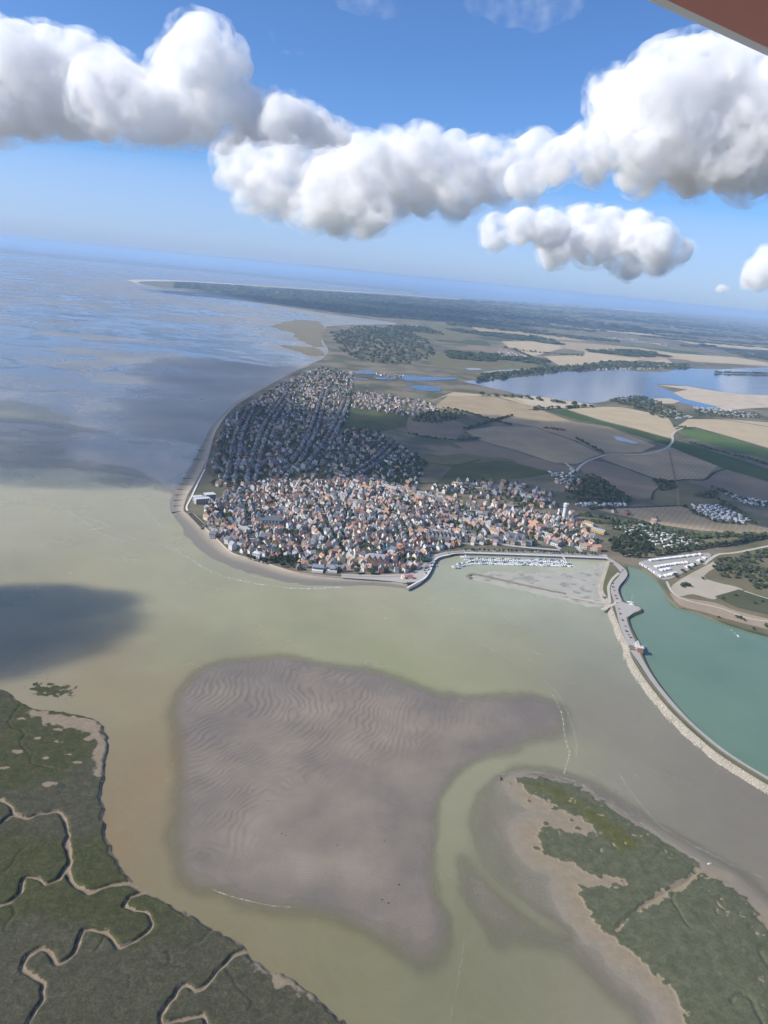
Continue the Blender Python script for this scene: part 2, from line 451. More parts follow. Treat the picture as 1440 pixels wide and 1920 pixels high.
# thin wisps high in the blue and a wedge of hazy air added far off to pale the low sky
WISP = cloud_material('wisp_vapour', 0.0011, 150, 0.45, 0.75)
for k, (pts, lab) in enumerate((([(680,-5,34),(720,10,26),(650,-10,26)], 'faint wisp of cloud at the upper edge of the sky, middle'), ([(905,0,30),(950,12,38),(1010,18,40),(1060,0,34)], 'wider faint wisp of cloud at the upper edge, nearer the wing'), ([(510,62,12),(514,75,10)], 'small upright wisp between the tall cloud tower and the middle of the sky'), ([(535,99,7),(552,98,8),(566,99,6)], 'small bright streak of cloud in the open blue'))):
    S = []
    for (px, py, r) in pts:
        P, kk = sky_point(px, py, 9000); S.append((P[0], P[1], P[2], r * kk, 0.8))
    tag(lumpy_body('cloud_wisp', S, 45, 700 + k, 60, WISP if k < 3 else VEIL, rough=0.3, soft=1.2), lab, 'cloud')
tag(link('distant_haze', make_mesh('distant_haze', [(-90000, 20000, 480), (90000, 20000, 480), (90000, 64000, 480), (-90000, 64000, 480), (-90000, 20000, 1000), (90000, 20000, 1000), (90000, 64000, 7600), (-90000, 64000, 7600)],
    [(3, 2, 1, 0), (4, 5, 6, 7), (0, 1, 5, 4), (1, 2, 6, 5), (2, 3, 7, 6), (3, 0, 4, 7)], [cloud_material('veil_air', 1.7e-5, colour=(0.70, 0.82, 1.0))])), kind='stuff')
# ------------------------------------------------------------------ outlines read off the photograph, set on the ground
LANDZ = 3.0
WEST = [(762,1094),(700,1085),(620,1080),(560,1073),(520,1062),(488,1050),(462,1044),(436,1036),(415,1018),(398,1000),(380,985),(352,962),(345,955),(352,930),(368,903),(384,872),(395,840),(404,812),(420,785),(441,762),(472,742),(520,716),(562,694),(600,676),(616,657),(607,640),(604,622),(612,612)]
INLET = [(660,609),(740,608),(745,605),(700,599),(620,589),(560,579),(480,566),(420,554),(345,544),(300,540),(270,534),(250,528)]
FARCOAST = [(275,524),(330,525),(420,530),(560,539),(720,549),(900,562),(1100,575),(1250,585),(1440,598)]
EASTSHORE = [(1440,1192),(1395,1180),(1345,1163),(1305,1147),(1270,1137),(1253,1122),(1244,1102),(1230,1084),(1205,1066),(1172,1058),(1150,1050)]
QUAY = [(1140,1046),(1000,1041),(870,1037),(838,1041),(820,1046),(812,1056),(806,1070),(796,1084),(780,1092)]
land_px = list(reversed(WEST)) 
LAND = np.concatenate([GP(WEST, LANDZ), GP(INLET, LANDZ), GP(FARCOAST, LANDZ),
                       np.array([[45000., 70000.], [80000., 60000.], [80000., 2000.], [4000., -400.], [1600., 250.], [900., 640.]]),
                       GP(EASTSHORE, LANDZ), GP(QUAY, LANDZ)])
LANDC = smooth_line(LAND[:len(WEST)], n=3)
LAND = np.concatenate([LANDC, LAND[len(WEST):]])

# polar sheet: rings that grow with distance, so that far water costs little
def polar(r0, r1, ratio, a0, a1, na):
    nr = int(math.log(r1 / r0) / math.log(ratio)) + 1
    r = r0 * ratio ** np.arange(nr)
    a = np.linspace(a0, a1, na)
    X = r[:, None] * np.sin(a)[None, :]; Y = r[:, None] * np.cos(a)[None, :]
    i = np.arange(nr - 1)[:, None] * na + np.arange(na - 1)[None, :]
    F = np.stack([i, i + 1, i + na + 1, i + na], -1).reshape(-1, 4)[:, ::-1]
    return X.ravel(), Y.ravel(), F
def compact(V, F, keep, *attrs):
    F = F[keep[F].any(1)]
    used = np.zeros(len(V), bool); used[F.ravel()] = True
    m = np.cumsum(used) - 1
    return (V[used], m[F]) + tuple(a[used] for a in attrs)
def square(x0, x1, y0, y1, step):
    nx, ny = int((x1 - x0) / step) + 1, int((y1 - y0) / step) + 1
    X, Y = np.meshgrid(x0 + np.arange(nx) * step, y0 + np.arange(ny) * step)
    i = np.arange(ny - 1)[:, None] * nx + np.arange(nx - 1)[None, :]
    F = np.stack([i, i + 1, i + nx + 1, i + nx], -1).reshape(-1, 4)
    return X.ravel(), Y.ravel(), F
def box_of(P, pad):
    return P[:, 0].min() - pad, P[:, 0].max() + pad, P[:, 1].min() - pad, P[:, 1].max() + pad

# ------------------------------------------------------------------ the bed of the estuary
BANK = smooth_line(GP([(350,1300),(380,1268),(440,1244),(520,1238),(600,1248),(680,1260),(740,1279),(800,1302),(880,1316),(960,1310),(1012,1316),(1037,1335),(1038,1368),(1000,1380),(955,1397),(908,1416),(870,1440),(848,1470),(832,1510),(822,1560),(818,1620),(826,1680),(842,1716),(850,1760),(800,1800),(745,1782),(700,1748),(650,1720),(600,1704),(550,1700),(480,1690),(420,1670),(375,1645),(361,1615),(358,1570),(360,1500),(360,1450),(352,1400),(344,1350),(350,1300)]), n=3)
SPIT = smooth_line(GP([(938,1456),(965,1447),(1010,1452),(1080,1468),(1135,1500),(1210,1548),(1290,1600),(1335,1622),(1370,1640),(1440,1700),(1600,1790),(1600,2150),(1290,2150),(1230,1935),(1170,1860),(1100,1795),(1030,1735),(985,1680),(955,1620),(930,1550),(928,1490),(938,1456)]), n=3)
SHOAL = smooth_line(GP([(905,1468),(930,1464),(930,1550),(955,1620),(985,1680),(1030,1735),(1075,1775),(1010,1764),(950,1748),(905,1778),(868,1778),(845,1745),(838,1690),(835,1600),(842,1530),(868,1485),(905,1468)]), n=3)
STREAM = smooth_line(GP([(930,1440),(880,1455),(850,1500),(836,1560),(836,1640),(850,1690),(875,1735),(900,1800)]))
STREAM2 = smooth_line(GP([(905,1455),(880,1500),(872,1560),(890,1610),(930,1660),(1000,1715),(1060,1745)]))
GREY = GP([(1100,1250),(1180,1280),(1250,1360),(1330,1430),(1440,1500),(1600,1600),(1600,1740),(1440,1660),(1330,1600),(1200,1520),(1100,1450),(1060,1400),(1060,1320)])
V1 = smooth_line(GP([(972,1462),(1020,1459),(1082,1475),(1132,1508),(1205,1554),(1262,1590),(1306,1619),(1290,1638),(1232,1672),(1172,1722),(1147,1746),(1128,1735),(1100,1692),(1094,1666),(1150,1664),(1172,1660),(1160,1642),(1118,1640),(1075,1617),(1030,1602),(1012,1573),(1022,1552),(1060,1562),(1098,1566),(1116,1553),(1086,1532),(1040,1508),(998,1486),(972,1462)], 1.0), n=3)
V2 = smooth_line(GP([(1156,1752),(1192,1714),(1252,1684),(1302,1650),(1322,1645),(1362,1660),(1402,1692),(1450,1750),(1620,1830),(1620,2140),(1330,2140),(1298,1930),(1272,1862),(1222,1816),(1182,1782),(1156,1752)], 1.0), n=3)
def bed_height(x, y):
    sA = sdf(x, y, BANK); sS = sdf(x, y, SPIT); sH = sdf(x, y, SHOAL)
    wob = (fbm(x / 28, y / 28, 4, 3) - 0.5)
    wob2 = (fbm(x / 90, y / 90, 3, 5) - 0.5)
    sA = sA - 3 + wob * 17; sS = sS + wob * 8; sH = sH + 3 + wob * 12
    up = lambda s, top, L: np.where(s > 0, top * (1 - np.exp(-np.maximum(s, 0) / L)), s * 0.024)
    soft = sstep(400, 450, y)                       # the near end of the bank sinks away slowly
    hA = up(sA, 0.34 + 0.35 * wob2, 30) - 0.16 * (1 - soft)
    sV = np.maximum(sdf(x, y, V1), sdf(x, y, V2)) + wob * 10
    hS = up(sS, 0.75, 22); hS = hS * (1 - 0.95 * sstep(-9, -30, sV) * (sS > 0)) - 0.16 * sstep(-12, -34, sV)
    hH = up(sH, 0.20, 18) - 0.30
    hA = hA + (fbm(x / 11, y / 11, 4, 12) - 0.5) * 0.16 * (sA > 0)
    h = np.maximum(np.maximum(hA, hS), np.maximum(hH, -2.2))
    d1, _, _ = seg_dist(x, y, STREAM); d2, _, _ = seg_dist(x, y, STREAM2)
    h = h - 0.46 * np.exp(-((d1 + wob * 8) / 10.5) ** 2) - 0.28 * np.exp(-((d2 + wob * 6) / 7.0) ** 2)
    return h, sA, sS
def ripples(x, y):
    cx, cy = -308.0, 750.0
    w1 = (fbm(x / 42, y / 42, 3, 41) - 0.5) * 30; w2 = (vnoise(x / 9, y / 9, 42) - 0.5) * 4.2
    w3 = (fbm(x / 130, y / 130, 2, 44) - 0.5) * 60
    r = np.hypot(x - cx, y - cy) + w1 + w2 + w3
    u = r / 6.4
    f = u - np.floor(u)
    saw = np.where(f < 0.72, f / 0.72, (1 - f) / 0.28)          # gentle stoss, steep lee
    amp = sstep(0.25, 0.6, fbm(x / 22, y / 22, 3, 43))
    return (saw - 0.5) * (0.45 + 0.75 * amp)

# sand bank with its ripples
x0, x1, y0, y1 = box_of(BANK, 45)
X, Y, F = square(x0, x1, y0, y1, 1.35)
h, sA, sS = bed_height(X, Y)
RIP = GP([(330,1290),(440,1235),(620,1240),(760,1275),(900,1320),(1040,1330),(1040,1380),(900,1400),(780,1420),(640,1450),(520,1520),(450,1600),(345,1630)])
rm = sstep(-18, 34, sdf(X, Y, RIP))
small = (fbm(X / 5, Y / 5, 3, 77) - 0.5) * 0.10
rm = rm * (1 - 0.75 * sstep(-10, 110, X))
hb = h + rm * ripples(X, Y) * 0.40 + small * (1 - rm * 0.4)
wet = 1 - sstep(0.02, 0.55, h + (fbm(X / 35, Y / 35, 4, 9) - 0.5) * 0.45)
V, Fc, wet, under = compact(np.stack([X, Y, hb], 1), F, (h > -1.6) & (sS < 2), wet, sstep(-0.02, -0.42, h))
t = NT('bank_sand')
grain = t.noise(0.6, 6, 0.65); broad = t.noise(0.02, 4)
dry = t.ramp(broad, [(0.35, (0.205, 0.165, 0.126)), (0.65, (0.285, 0.230, 0.168))])
damp = t.ramp(broad, [(0.35, (0.165, 0.137, 0.108)), (0.65, (0.222, 0.182, 0.138))])
c = t.mix(t.attr('wet'), dry, damp)
c = t.mix(t.math('MULTIPLY', grain, 0.35), c, (0.14, 0.12, 0.095)); c = t.mix(t.attr('under'), c, (0.215, 0.195, 0.135))
t.color(c).rough(t.ramp(t.attr('wet'), [(0.0, 0.75), (1.0, 0.42)]), 0.4)
t.bump(t.noise(0.9, 5, 0.65), 0.7, 0.35)
me = make_mesh('sand_bank', V, Fc, [t.m], smooth=True); attr(me, 'wet', wet); attr(me, 'under', under)
tag(link('sand_bank', me), kind='structure')

def flat_height(X, Y):
    """height of the drying flats of the outer bay"""
    sL = sdf(X, Y, LANDS)
    wx = X + (fbm(X / 500, Y / 500, 3, 83) - 0.5) * 500; wy = Y + (fbm(X / 500, Y / 500, 3, 84) - 0.5) * 300
    n = 0.55 * fbm(wx / 900, wy / 620, 6, 81, 0.55) + 0.45 * fbm(wx / 330 + 3, wy / 170, 5, 82, 0.55)
    rise = 0.30 * sstep(2300, 6000, Y) + 0.34 * np.exp(-np.maximum(-sL, 0) / 150) + 0.24 * np.exp(-np.maximum(-sL, 0) / 600) - 0.5 * sstep(1900, 1300, Y)
    gut = np.abs(fbm(X / 700, Y / 500, 4, 85) - 0.5)
    h = (n - 0.50) * 1.7 + rise - 0.30 * np.exp(-(gut / 0.018) ** 2) - 0.06
    h = np.clip(h, -0.7, 0.42)
    edge = sstep(1300, 1460, Y + (fbm(X / 60, Y / 60, 3, 86) - 0.5) * 120) * sstep(600, 0, X)
    return np.where(sL > 60, -0.7, h * edge - 0.7 * (1 - edge)), sL
LANDS = np.concatenate([LANDC[::2], LAND[len(LANDC):len(LANDC) + len(INLET)], GP([(330,525),(560,539)], LANDZ), np.array([[6000., 12000.], [2000., 1500.], [400., 1200.]])])
# ------------------------------------------------------------------ open water
X, Y, F = polar(190, 82000, 1.0105, math.radians(-62), math.radians(62), 620)
near = Y < 1150
h = np.full(len(X), -2.2); h[near] = bed_height(X[near], Y[near])[0]
depth = np.maximum(-h, 0)
alpha = 0.10 + 0.90 * sstep(0.0, 0.60, depth)
alpha = np.where(h > -1.7, alpha, 1.0)
fm = (Y > 1200) & (Y < 30000) & (X < 700)
fh = np.full(len(X), -0.7); fh[fm] = flat_height(X[fm], Y[fm])[0]
alpha = np.minimum(alpha, np.where(fm, 0.22 + 0.78 * sstep(0.0, 0.50, -fh), 1.0))
def lin(*c): return np.array(srgb(*c))
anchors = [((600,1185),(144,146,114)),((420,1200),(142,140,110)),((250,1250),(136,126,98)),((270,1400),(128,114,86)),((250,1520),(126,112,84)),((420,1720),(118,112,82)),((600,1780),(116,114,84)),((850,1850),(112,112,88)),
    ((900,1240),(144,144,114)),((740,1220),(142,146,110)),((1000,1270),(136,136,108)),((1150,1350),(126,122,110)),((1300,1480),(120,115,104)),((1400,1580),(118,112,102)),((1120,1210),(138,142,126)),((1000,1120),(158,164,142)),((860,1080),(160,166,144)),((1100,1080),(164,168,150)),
    ((100,960),(158,156,130)),((330,1080),(152,152,124)),((500,1120),(154,154,124)),((150,1100),(150,146,118)),((50,1230),(140,132,108)),((700,1110),(160,156,130)),((0,820),(140,142,128)),((200,780),(128,134,126)),((250,650),(98,114,128)),((0,560),(88,108,128)),((450,600),(120,130,136)),((300,500),(60,90,122)),((900,545),(60,90,122)),((0,500),(80,104,128))]  # farthest tints turned bluer: sky reflection put into the water's own colour
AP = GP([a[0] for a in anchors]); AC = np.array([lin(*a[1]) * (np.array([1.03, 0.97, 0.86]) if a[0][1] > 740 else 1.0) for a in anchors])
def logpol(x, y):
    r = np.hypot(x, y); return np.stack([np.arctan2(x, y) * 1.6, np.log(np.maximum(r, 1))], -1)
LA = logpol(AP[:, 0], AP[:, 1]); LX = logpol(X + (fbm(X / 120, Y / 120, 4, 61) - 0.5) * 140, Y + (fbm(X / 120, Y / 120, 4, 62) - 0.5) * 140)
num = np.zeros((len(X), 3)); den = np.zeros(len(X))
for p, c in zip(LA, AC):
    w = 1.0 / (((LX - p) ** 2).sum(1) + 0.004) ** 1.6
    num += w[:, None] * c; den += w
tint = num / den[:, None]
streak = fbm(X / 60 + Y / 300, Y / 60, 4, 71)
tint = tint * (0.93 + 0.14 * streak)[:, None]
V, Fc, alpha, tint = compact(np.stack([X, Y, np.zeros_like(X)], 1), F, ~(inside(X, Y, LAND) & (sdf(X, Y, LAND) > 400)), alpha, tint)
t = NT('silty_water')
ng = t.noise(0.012, 5, 0.6)
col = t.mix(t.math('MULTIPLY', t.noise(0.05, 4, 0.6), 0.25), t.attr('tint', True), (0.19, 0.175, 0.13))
cur = t.noise(0.011, 6, 0.62, dist=2.2)
col = t.mix(t.ramp(cur, [(0.45, 0.0), (0.50, 0.07), (0.55, 0.0)]), col, (0.30, 0.29, 0.225))
col = t.mix(t.ramp(t.noise(0.004, 5, 0.6, dist=1.0), [(0.40, 0.0), (0.70, 0.22)]), col, (0.155, 0.16, 0.115))
t.color(col).rough(t.ramp(ng, [(0.3, 0.16), (0.7, 0.30)]))
t.bsdf.inputs['IOR'].default_value = 1.33; t.bsdf.inputs['Specular IOR Level'].default_value = 0.5
t.l.new(t.attr('alpha'), t.bsdf.inputs['Alpha'])
t.bump(t.noise(0.35, 5, 0.6), 0.12, 0.3)
WATER = t.m
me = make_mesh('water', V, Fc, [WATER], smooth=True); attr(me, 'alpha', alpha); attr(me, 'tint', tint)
tag(link('water', me), kind='structure')
# the sea floor under it, for the places where the water is thin
t = NT('estuary_mud'); t.color(t.ramp(t.noise(0.02, 4), [(0.3, (0.16, 0.14, 0.115)), (0.7, (0.20, 0.175, 0.14))]))
tag(link('seabed', make_mesh('seabed', [(-90000, -3000, -2.6), (90000, -3000, -2.6), (90000, 90000, -2.6), (-90000, 90000, -2.6)], [(0, 1, 2, 3)], [t.m])), kind='structure')

# ------------------------------------------------------------------ wet flats of the outer bay
X, Y, F = polar(1250, 24000, 1.009, math.radians(-40), math.radians(1), 420)
h, sL = flat_height(X, Y)
wet = 1 - sstep(0.0, 0.45, h + (fbm(X / 200, Y / 200, 4, 88) - 0.5) * 0.3)
V, Fc, wet = compact(np.stack([X, Y, h], 1), F, (h > -0.62) & (sL < 20), wet)
t = NT('wet_flat')
broad = t.noise(0.004, 6, 0.6)
dry = t.ramp(broad, [(0.3, (0.20, 0.195, 0.178)), (0.7, (0.30, 0.29, 0.26))])
damp = t.ramp(broad, [(0.3, (0.105, 0.112, 0.118)), (0.7, (0.16, 0.16, 0.155))])
t.color(t.mix(t.attr('wet'), dry, damp)).rough(t.ramp(t.attr('wet'), [(0.0, 0.5), (1.0, 0.14)]), 0.6)
t.bump(t.noise(0.08, 5), 0.12, 0.5)
me = make_mesh('tidal_flat', V, Fc, [t.m], smooth=True); attr(me, 'wet', wet)
tag(link('tidal_flat', me), kind='structure')

# ------------------------------------------------------------------ salt marsh with creeks in the near corner
MARSH = smooth_line(GP([(-260,1262),(-100,1280),(0,1292),(30,1310),(60,1326),(100,1331),(150,1341),(184,1352),(199,1375),(203,1402),(196,1440),(192,1490),(195,1540),(205,1580),(226,1626),(256,1664),(300,1686),(350,1711),(400,1741),(440,1763),(466,1786),(500,1815),(540,1831),(580,1856),(615,1886),(650,1926),(700,2010),(740,2130),(-420,2130),(-420,1262)], 1.0), n=4)
CREEKS = [
 (3.0, [(-25,1498),(0,1499),(18,1512),(36,1533),(70,1529),(105,1522),(122,1536),(128,1560),(127,1585),(131,1610),(127,1640),(150,1666),(176,1672),(206,1661),(236,1656),(258,1661)]),
 (2.6, [(-25,1560),(0,1546),(22,1530),(36,1531)]),
 (1.9, [(127,1622),(106,1650),(82,1659),(66,1645),(46,1649),(36,1674),(12,1694),(-25,1706)]),
 (1.0, [(20,1694),(28,1712),(18,1730),(10,1745)]),
 (2.5, [(272,1670),(243,1684),(235,1699),(254,1706),(275,1709),(285,1728),(271,1752),(246,1768),(222,1775),(206,1755),(182,1744),(156,1745),(146,1766),(136,1790),(110,1805),(96,1786),(74,1780),(51,1795),(43,1815),(60,1829),(80,1845),(81,1870),(66,1896),(48,1930)]),
 (1.1, [(402,1740),(376,1765),(346,1782),(315,1785),(295,1795),(268,1799),(240,1806)]),
 (0.9, [(312,1785),(317,1806),(292,1824),(252,1832),(224,1843)]),
 (2.0, [(466,1786),(440,1790),(425,1806),(410,1821),(390,1846),(370,1858),(351,1849),(336,1855),(318,1881),(302,1905),(309,1918),(346,1912),(380,1904),(393,1928)]),
 (0.9, [(424,1815),(446,1850),(471,1876),(462,1898)]),
 (1.2, [(38,1324),(19,1350),(22,1363),(46,1373),(39,1396),(54,1413)]),
 (0.8, [(62,1418),(60,1431),(84,1439),(108,1445)]),
 (1.0, [(-25,1650),(5,1638),(21,1624),(31,1604),(52,1590)]),
 (0.8, [(196,1758),(188,1772),(178,1786)]),
 (0.7, [(276,1834),(282,1846)]), (0.7, [(244,1833),(246,1850)])]
PANS = [(92,1471,6),(105,1390,4),(30,1410,4),(12,1440,5),(130,1415,5),(145,1430,4),(40,1348,4),(110,1368,4),(70,1385,3),(84,1422,2.5)]
x0, x1, y0, y1 = box_of(MARSH, 14)
x0 = max(x0, -420); y0 = max(y0, 235)
X, Y, F = square(x0, x1, y0, y1, 0.95)
s = sdf(X, Y, MARSH) + (fbm(X / 7, Y / 7, 3, 91) - 0.5) * 5
tuft = fbm(X / 3.2, Y / 3.2, 4, 92, 0.65)
top = 2.0 + 0.5 * (fbm(X / 40, Y / 40, 4, 93) - 0.5) + 0.42 * (tuft - 0.5)
h = -0.6 + (top + 0.6) * sstep(-2.0, 3.2, s)
sand = 1 - sstep(0.4, 2.4, s)
wx = X + (vnoise(X / 6, Y / 6, 94) - 0.5) * 2.6; wy = Y + (vnoise(X / 6, Y / 6, 95) - 0.5) * 2.6
for w0, pts in CREEKS:
    big = w0 > 1.4; w0 = w0 * 0.50
    line = smooth_line(GP(pts, 1.2), n=4)
    near = (X > line[:, 0].min() - 16) & (X < line[:, 0].max() + 16) & (Y > line[:, 1].min() - 16) & (Y < line[:, 1].max() + 16)
    d = np.full(len(X), 99.0); al = np.zeros(len(X))
    d[near], _, al[near] = seg_dist(wx[near], wy[near], line)
    al = al / max(np.linalg.norm(np.diff(line, axis=0), axis=1).sum(), 1)
    w = w0 * (0.55 + 0.9 * vnoise(X / 13, Y / 13, 96)) * (1.15 - 0.55 * al if not big else 1.0)
    k = sstep(w * 0.62, w * 0.62 + 1.1 + 0.35 * w, d)
    h = np.where(k < 1, 0.10 + (h - 0.10) * k, h) if big else h - (1 - k) * min(0.9, 0.5 * w0 + 0.35)
    sand = np.maximum(sand, (1 - sstep(w * 0.62, w * 0.62 + 0.7, d)) * (1.0 if big else 0.2))
    if big: sand = np.maximum(sand, 0.5 * (1 - sstep(w, w + 3, d)) * sstep(0.55, 0.7, fbm(X / 5, Y / 5, 3, 97)))
TOPSAND = GP([(60,1333),(150,1345),(190,1356),(203,1402),(196,1452),(182,1452),(176,1400),(165,1375),(120,1362),(95,1356),(60,1345)], 1.0)
sand = np.maximum(sand, sstep(-5, 5, sdf(X, Y, TOPSAND) + (fbm(X / 9, Y / 9, 4, 98) - 0.5) * 22) * 0.9)
for (px, py, r) in [(a_, b_, c_ * 0.7) for a_, b_, c_ in PANS]:
    c = G(px, py, 1.5)
    d = np.hypot((X - c[0]) / 1.6, (Y - c[1]) / 0.9) + (fbm(X / 5, Y / 5, 3, 99) - 0.5) * r * 2.2
    k = 1 - sstep(r * 0.6, r, d)
    sand = np.maximum(sand, k * 0.85); h = h - k * 0.25
SANDY2 = GP([(470,1790),(540,1828),(600,1872),(560,1866),(500,1836),(465,1805)], 1.0)
sand = np.maximum(sand, 0.8 * sstep(-3, 4, sdf(X, Y, SANDY2) + (fbm(X / 6, Y / 6, 4, 100) - 0.5) * 18))
zone = fbm(X / 70 + 5, Y / 70, 4, 101)
V, Fc, sand, zone, tuft = compact(np.stack([X, Y, h], 1), F, s > -4, sand, zone, tuft)
t = NT('marsh_turf')
fine = t.noise(0.55, 6, 0.75); mid = t.noise(0.16, 6, 0.7, dist=0.6)
lines = t.noise(0.09, 5, 0.6, dist=2.5)
g1 = t.ramp(mid, [(0.30, (0.036, 0.040, 0.013)), (0.5, (0.064, 0.066, 0.022)), (0.72, (0.112, 0.102, 0.042))])
g2 = t.ramp(mid, [(0.30, (0.050, 0.048, 0.028)), (0.5, (0.080, 0.074, 0.044)), (0.72, (0.125, 0.112, 0.068))])
veg = t.mix(t.ramp(t.attr('zone'), [(0.42, 0.0), (0.58, 1.0)]), g1, g2)
veg = t.mix(t.ramp(lines, [(0.47, 0.0), (0.50, 0.55), (0.53, 0.0)]), veg, (0.03, 0.034, 0.02))
veg = t.mix(t.math('MULTIPLY', t.ramp(fine, [(0.38, 0.0), (0.66, 1.0)]), 0.60), veg, (0.024, 0.028, 0.011))
sd = t.ramp(mid, [(0.3, (0.19, 0.15, 0.10)), (0.7, (0.27, 0.215, 0.15))])
t.color(t.mix(t.ramp(t.attr('sand'), [(0.25, 0.0), (0.6, 1.0)]), veg, sd)).rough(0.9, 0.15)
t.bump(fine, 0.9, 0.5)
MARSH_M = t.m
me = make_mesh('salt_marsh', V, Fc, [MARSH_M], smooth=True); attr(me, 'sand', sand); attr(me, 'zone', zone)
tag(link('salt_marsh', me), kind='structure')

# ------------------------------------------------------------------ spit with clumps of marsh plants and a sandy cut
YEL = GP([(985,1470),(1050,1500),(1110,1540),(1125,1560),(1170,1600),(1200,1590),(1150,1545),(1090,1505),(1030,1470)], 1.0)
x0, x1, y0, y1 = box_of(SPIT, 40)
x1 = min(x1, 430); y0 = max(y0, 250)
X, Y, F = square(x0, x1, y0, y1, 1.05)
h, sA, sS = bed_height(X, Y)
cl = (fbm(X / 5.0, Y / 5.0, 3, 111, 0.6) - 0.5)
s1 = np.maximum(sdf(X, Y, V1), sdf(X, Y, V2))
veg = sstep(-1.0, 1.2, s1 + 1.5 + cl * 11)
rg = np.random.default_rng(8)
for _ in range(420):                                   # round cushions of cord-grass along the ragged edge
    i = rg.integers(len(X))
    if -13 < s1[i] < 3 and h[i] > 0.12 and X[i] - Y[i] * 0.55 < -30:
        r_ = rg.uniform(0.9, 2.9); m_ = (np.abs(X - X[i]) < 4) & (np.abs(Y - Y[i]) < 4)
        veg[m_] = np.maximum(veg[m_], sstep(r_, r_ * 0.75, np.hypot(X[m_] - X[i], Y[m_] - Y[i]) + (vnoise(X[m_] / 1.3, Y[m_] / 1.3, 119) - .5) * 1.2))
deep = sstep(2, 22, s1)
cut = sstep(0.66, 0.78, fbm(X / 4.5, Y / 4.5, 4, 113)) * sstep(0.42, 0.6, fbm(X / 60, Y / 60, 2, 118))
veg = veg * (1 - cut * 0.9)
tuft = fbm(X / 2.6, Y / 2.6, 4, 114, 0.65)
hs = h + veg * (0.45 + 0.5 * tuft + 0.3 * deep) + (fbm(X / 12, Y / 12, 3, 115) - 0.5) * 0.12
sandy = 1 - veg
for pts, w in (([(1266,1672),(1260,1686),(1272,1706),(1284,1728),(1294,1740)], 0.7), ([(1440,1770),(1425,1780),(1432,1800),(1445,1815)], 1.5), ([(1394,1866),(1408,1874),(1418,1896),(1430,1918)], 1.3), ([(1372,1880),(1376,1868),(1392,1866)], .7), ([(1158,1735),(1195,1705),(1240,1676),(1280,1655),(1306,1632)], 1.2)):
    d, _, _ = seg_dist(X, Y, smooth_line(GP(pts, 1.0), n=4))
    hs = hs - (1 - sstep(w * 0.5, w + 0.8, d)) * 0.8
yel = sstep(-6, 6, sdf(X, Y, YEL) + cl * 20)
pink = fbm(X / 25, Y / 25, 3, 116)
V, Fc, sandy, yel, wetv, under = compact(np.stack([X, Y, hs], 1), F, (h > -1.4) & (sS > -34), sandy, yel, np.maximum(1 - sstep(0.05, 0.5, h + (pink - 0.5) * 0.3), sstep(-6, -26, s1 + (pink - .5) * 14)), sstep(-0.02, -0.42, h))
t = NT('spit_ground')
fine = t.noise(0.5, 6, 0.75); mid = t.noise(0.12, 6, 0.7)
vg = t.ramp(mid, [(0.30, (0.075, 0.082, 0.042)), (0.5, (0.110, 0.114, 0.062)), (0.72, (0.160, 0.154, 0.092))])
vy = t.ramp(mid, [(0.3, (0.080, 0.084, 0.018)), (0.7, (0.125, 0.116, 0.030))])
vg = t.mix(t.attr('yellow'), vg, vy)
vg = t.mix(t.math('MULTIPLY', t.ramp(fine, [(0.35, 0.0), (0.7, 1.0)]), 0.55), vg, (0.030, 0.036, 0.018))
dry = t.ramp(mid, [(0.3, (0.215, 0.175, 0.115)), (0.7, (0.275, 0.220, 0.148))])
damp = t.ramp(mid, [(0.3, (0.205, 0.178, 0.134)), (0.7, (0.245, 0.210, 0.156))])
sd = t.mix(t.attr('under'), t.mix(t.attr('wet'), dry, damp), (0.205, 0.19, 0.14))
t.color(t.mix(t.ramp(t.attr('sand'), [(0.3, 0.0), (0.6, 1.0)]), vg, sd)).rough(0.85, 0.2)
t.bump(fine, 0.8, 0.5)
me = make_mesh('sand_spit', V, Fc, [t.m], smooth=True); attr(me, 'sand', sandy); attr(me, 'yellow', yel); attr(me, 'wet', wetv); attr(me, 'under', under)
tag(link('sand_spit', me), kind='structure')

# small islet of weed off the marsh
X, Y, F = square(*box_of(GP([(70,1270),(140,1320)]), 6), 0.9)
c = G(97, 1293)
d = np.hypot((X - c[0]) / 1.9, (Y - c[1]) / 1.25) + (fbm(X / 4, Y / 4, 4, 121) - 0.5) * 22
h = 0.5 * sstep(14, 2, d) + 0.45 * (fbm(X / 2.5, Y / 2.5, 3, 122) - 0.5) - 0.12
V, Fc, sand = compact(np.stack([X, Y, h], 1), F, h > -0.1, sstep(0.16, 0.02, h))
me = make_mesh('weed_islet', V, Fc, [MARSH_M], smooth=True); attr(me, 'sand', sand * 0.7); attr(me, 'zone', sand * 0)
tag(link('weed_islet', me), kind='structure')

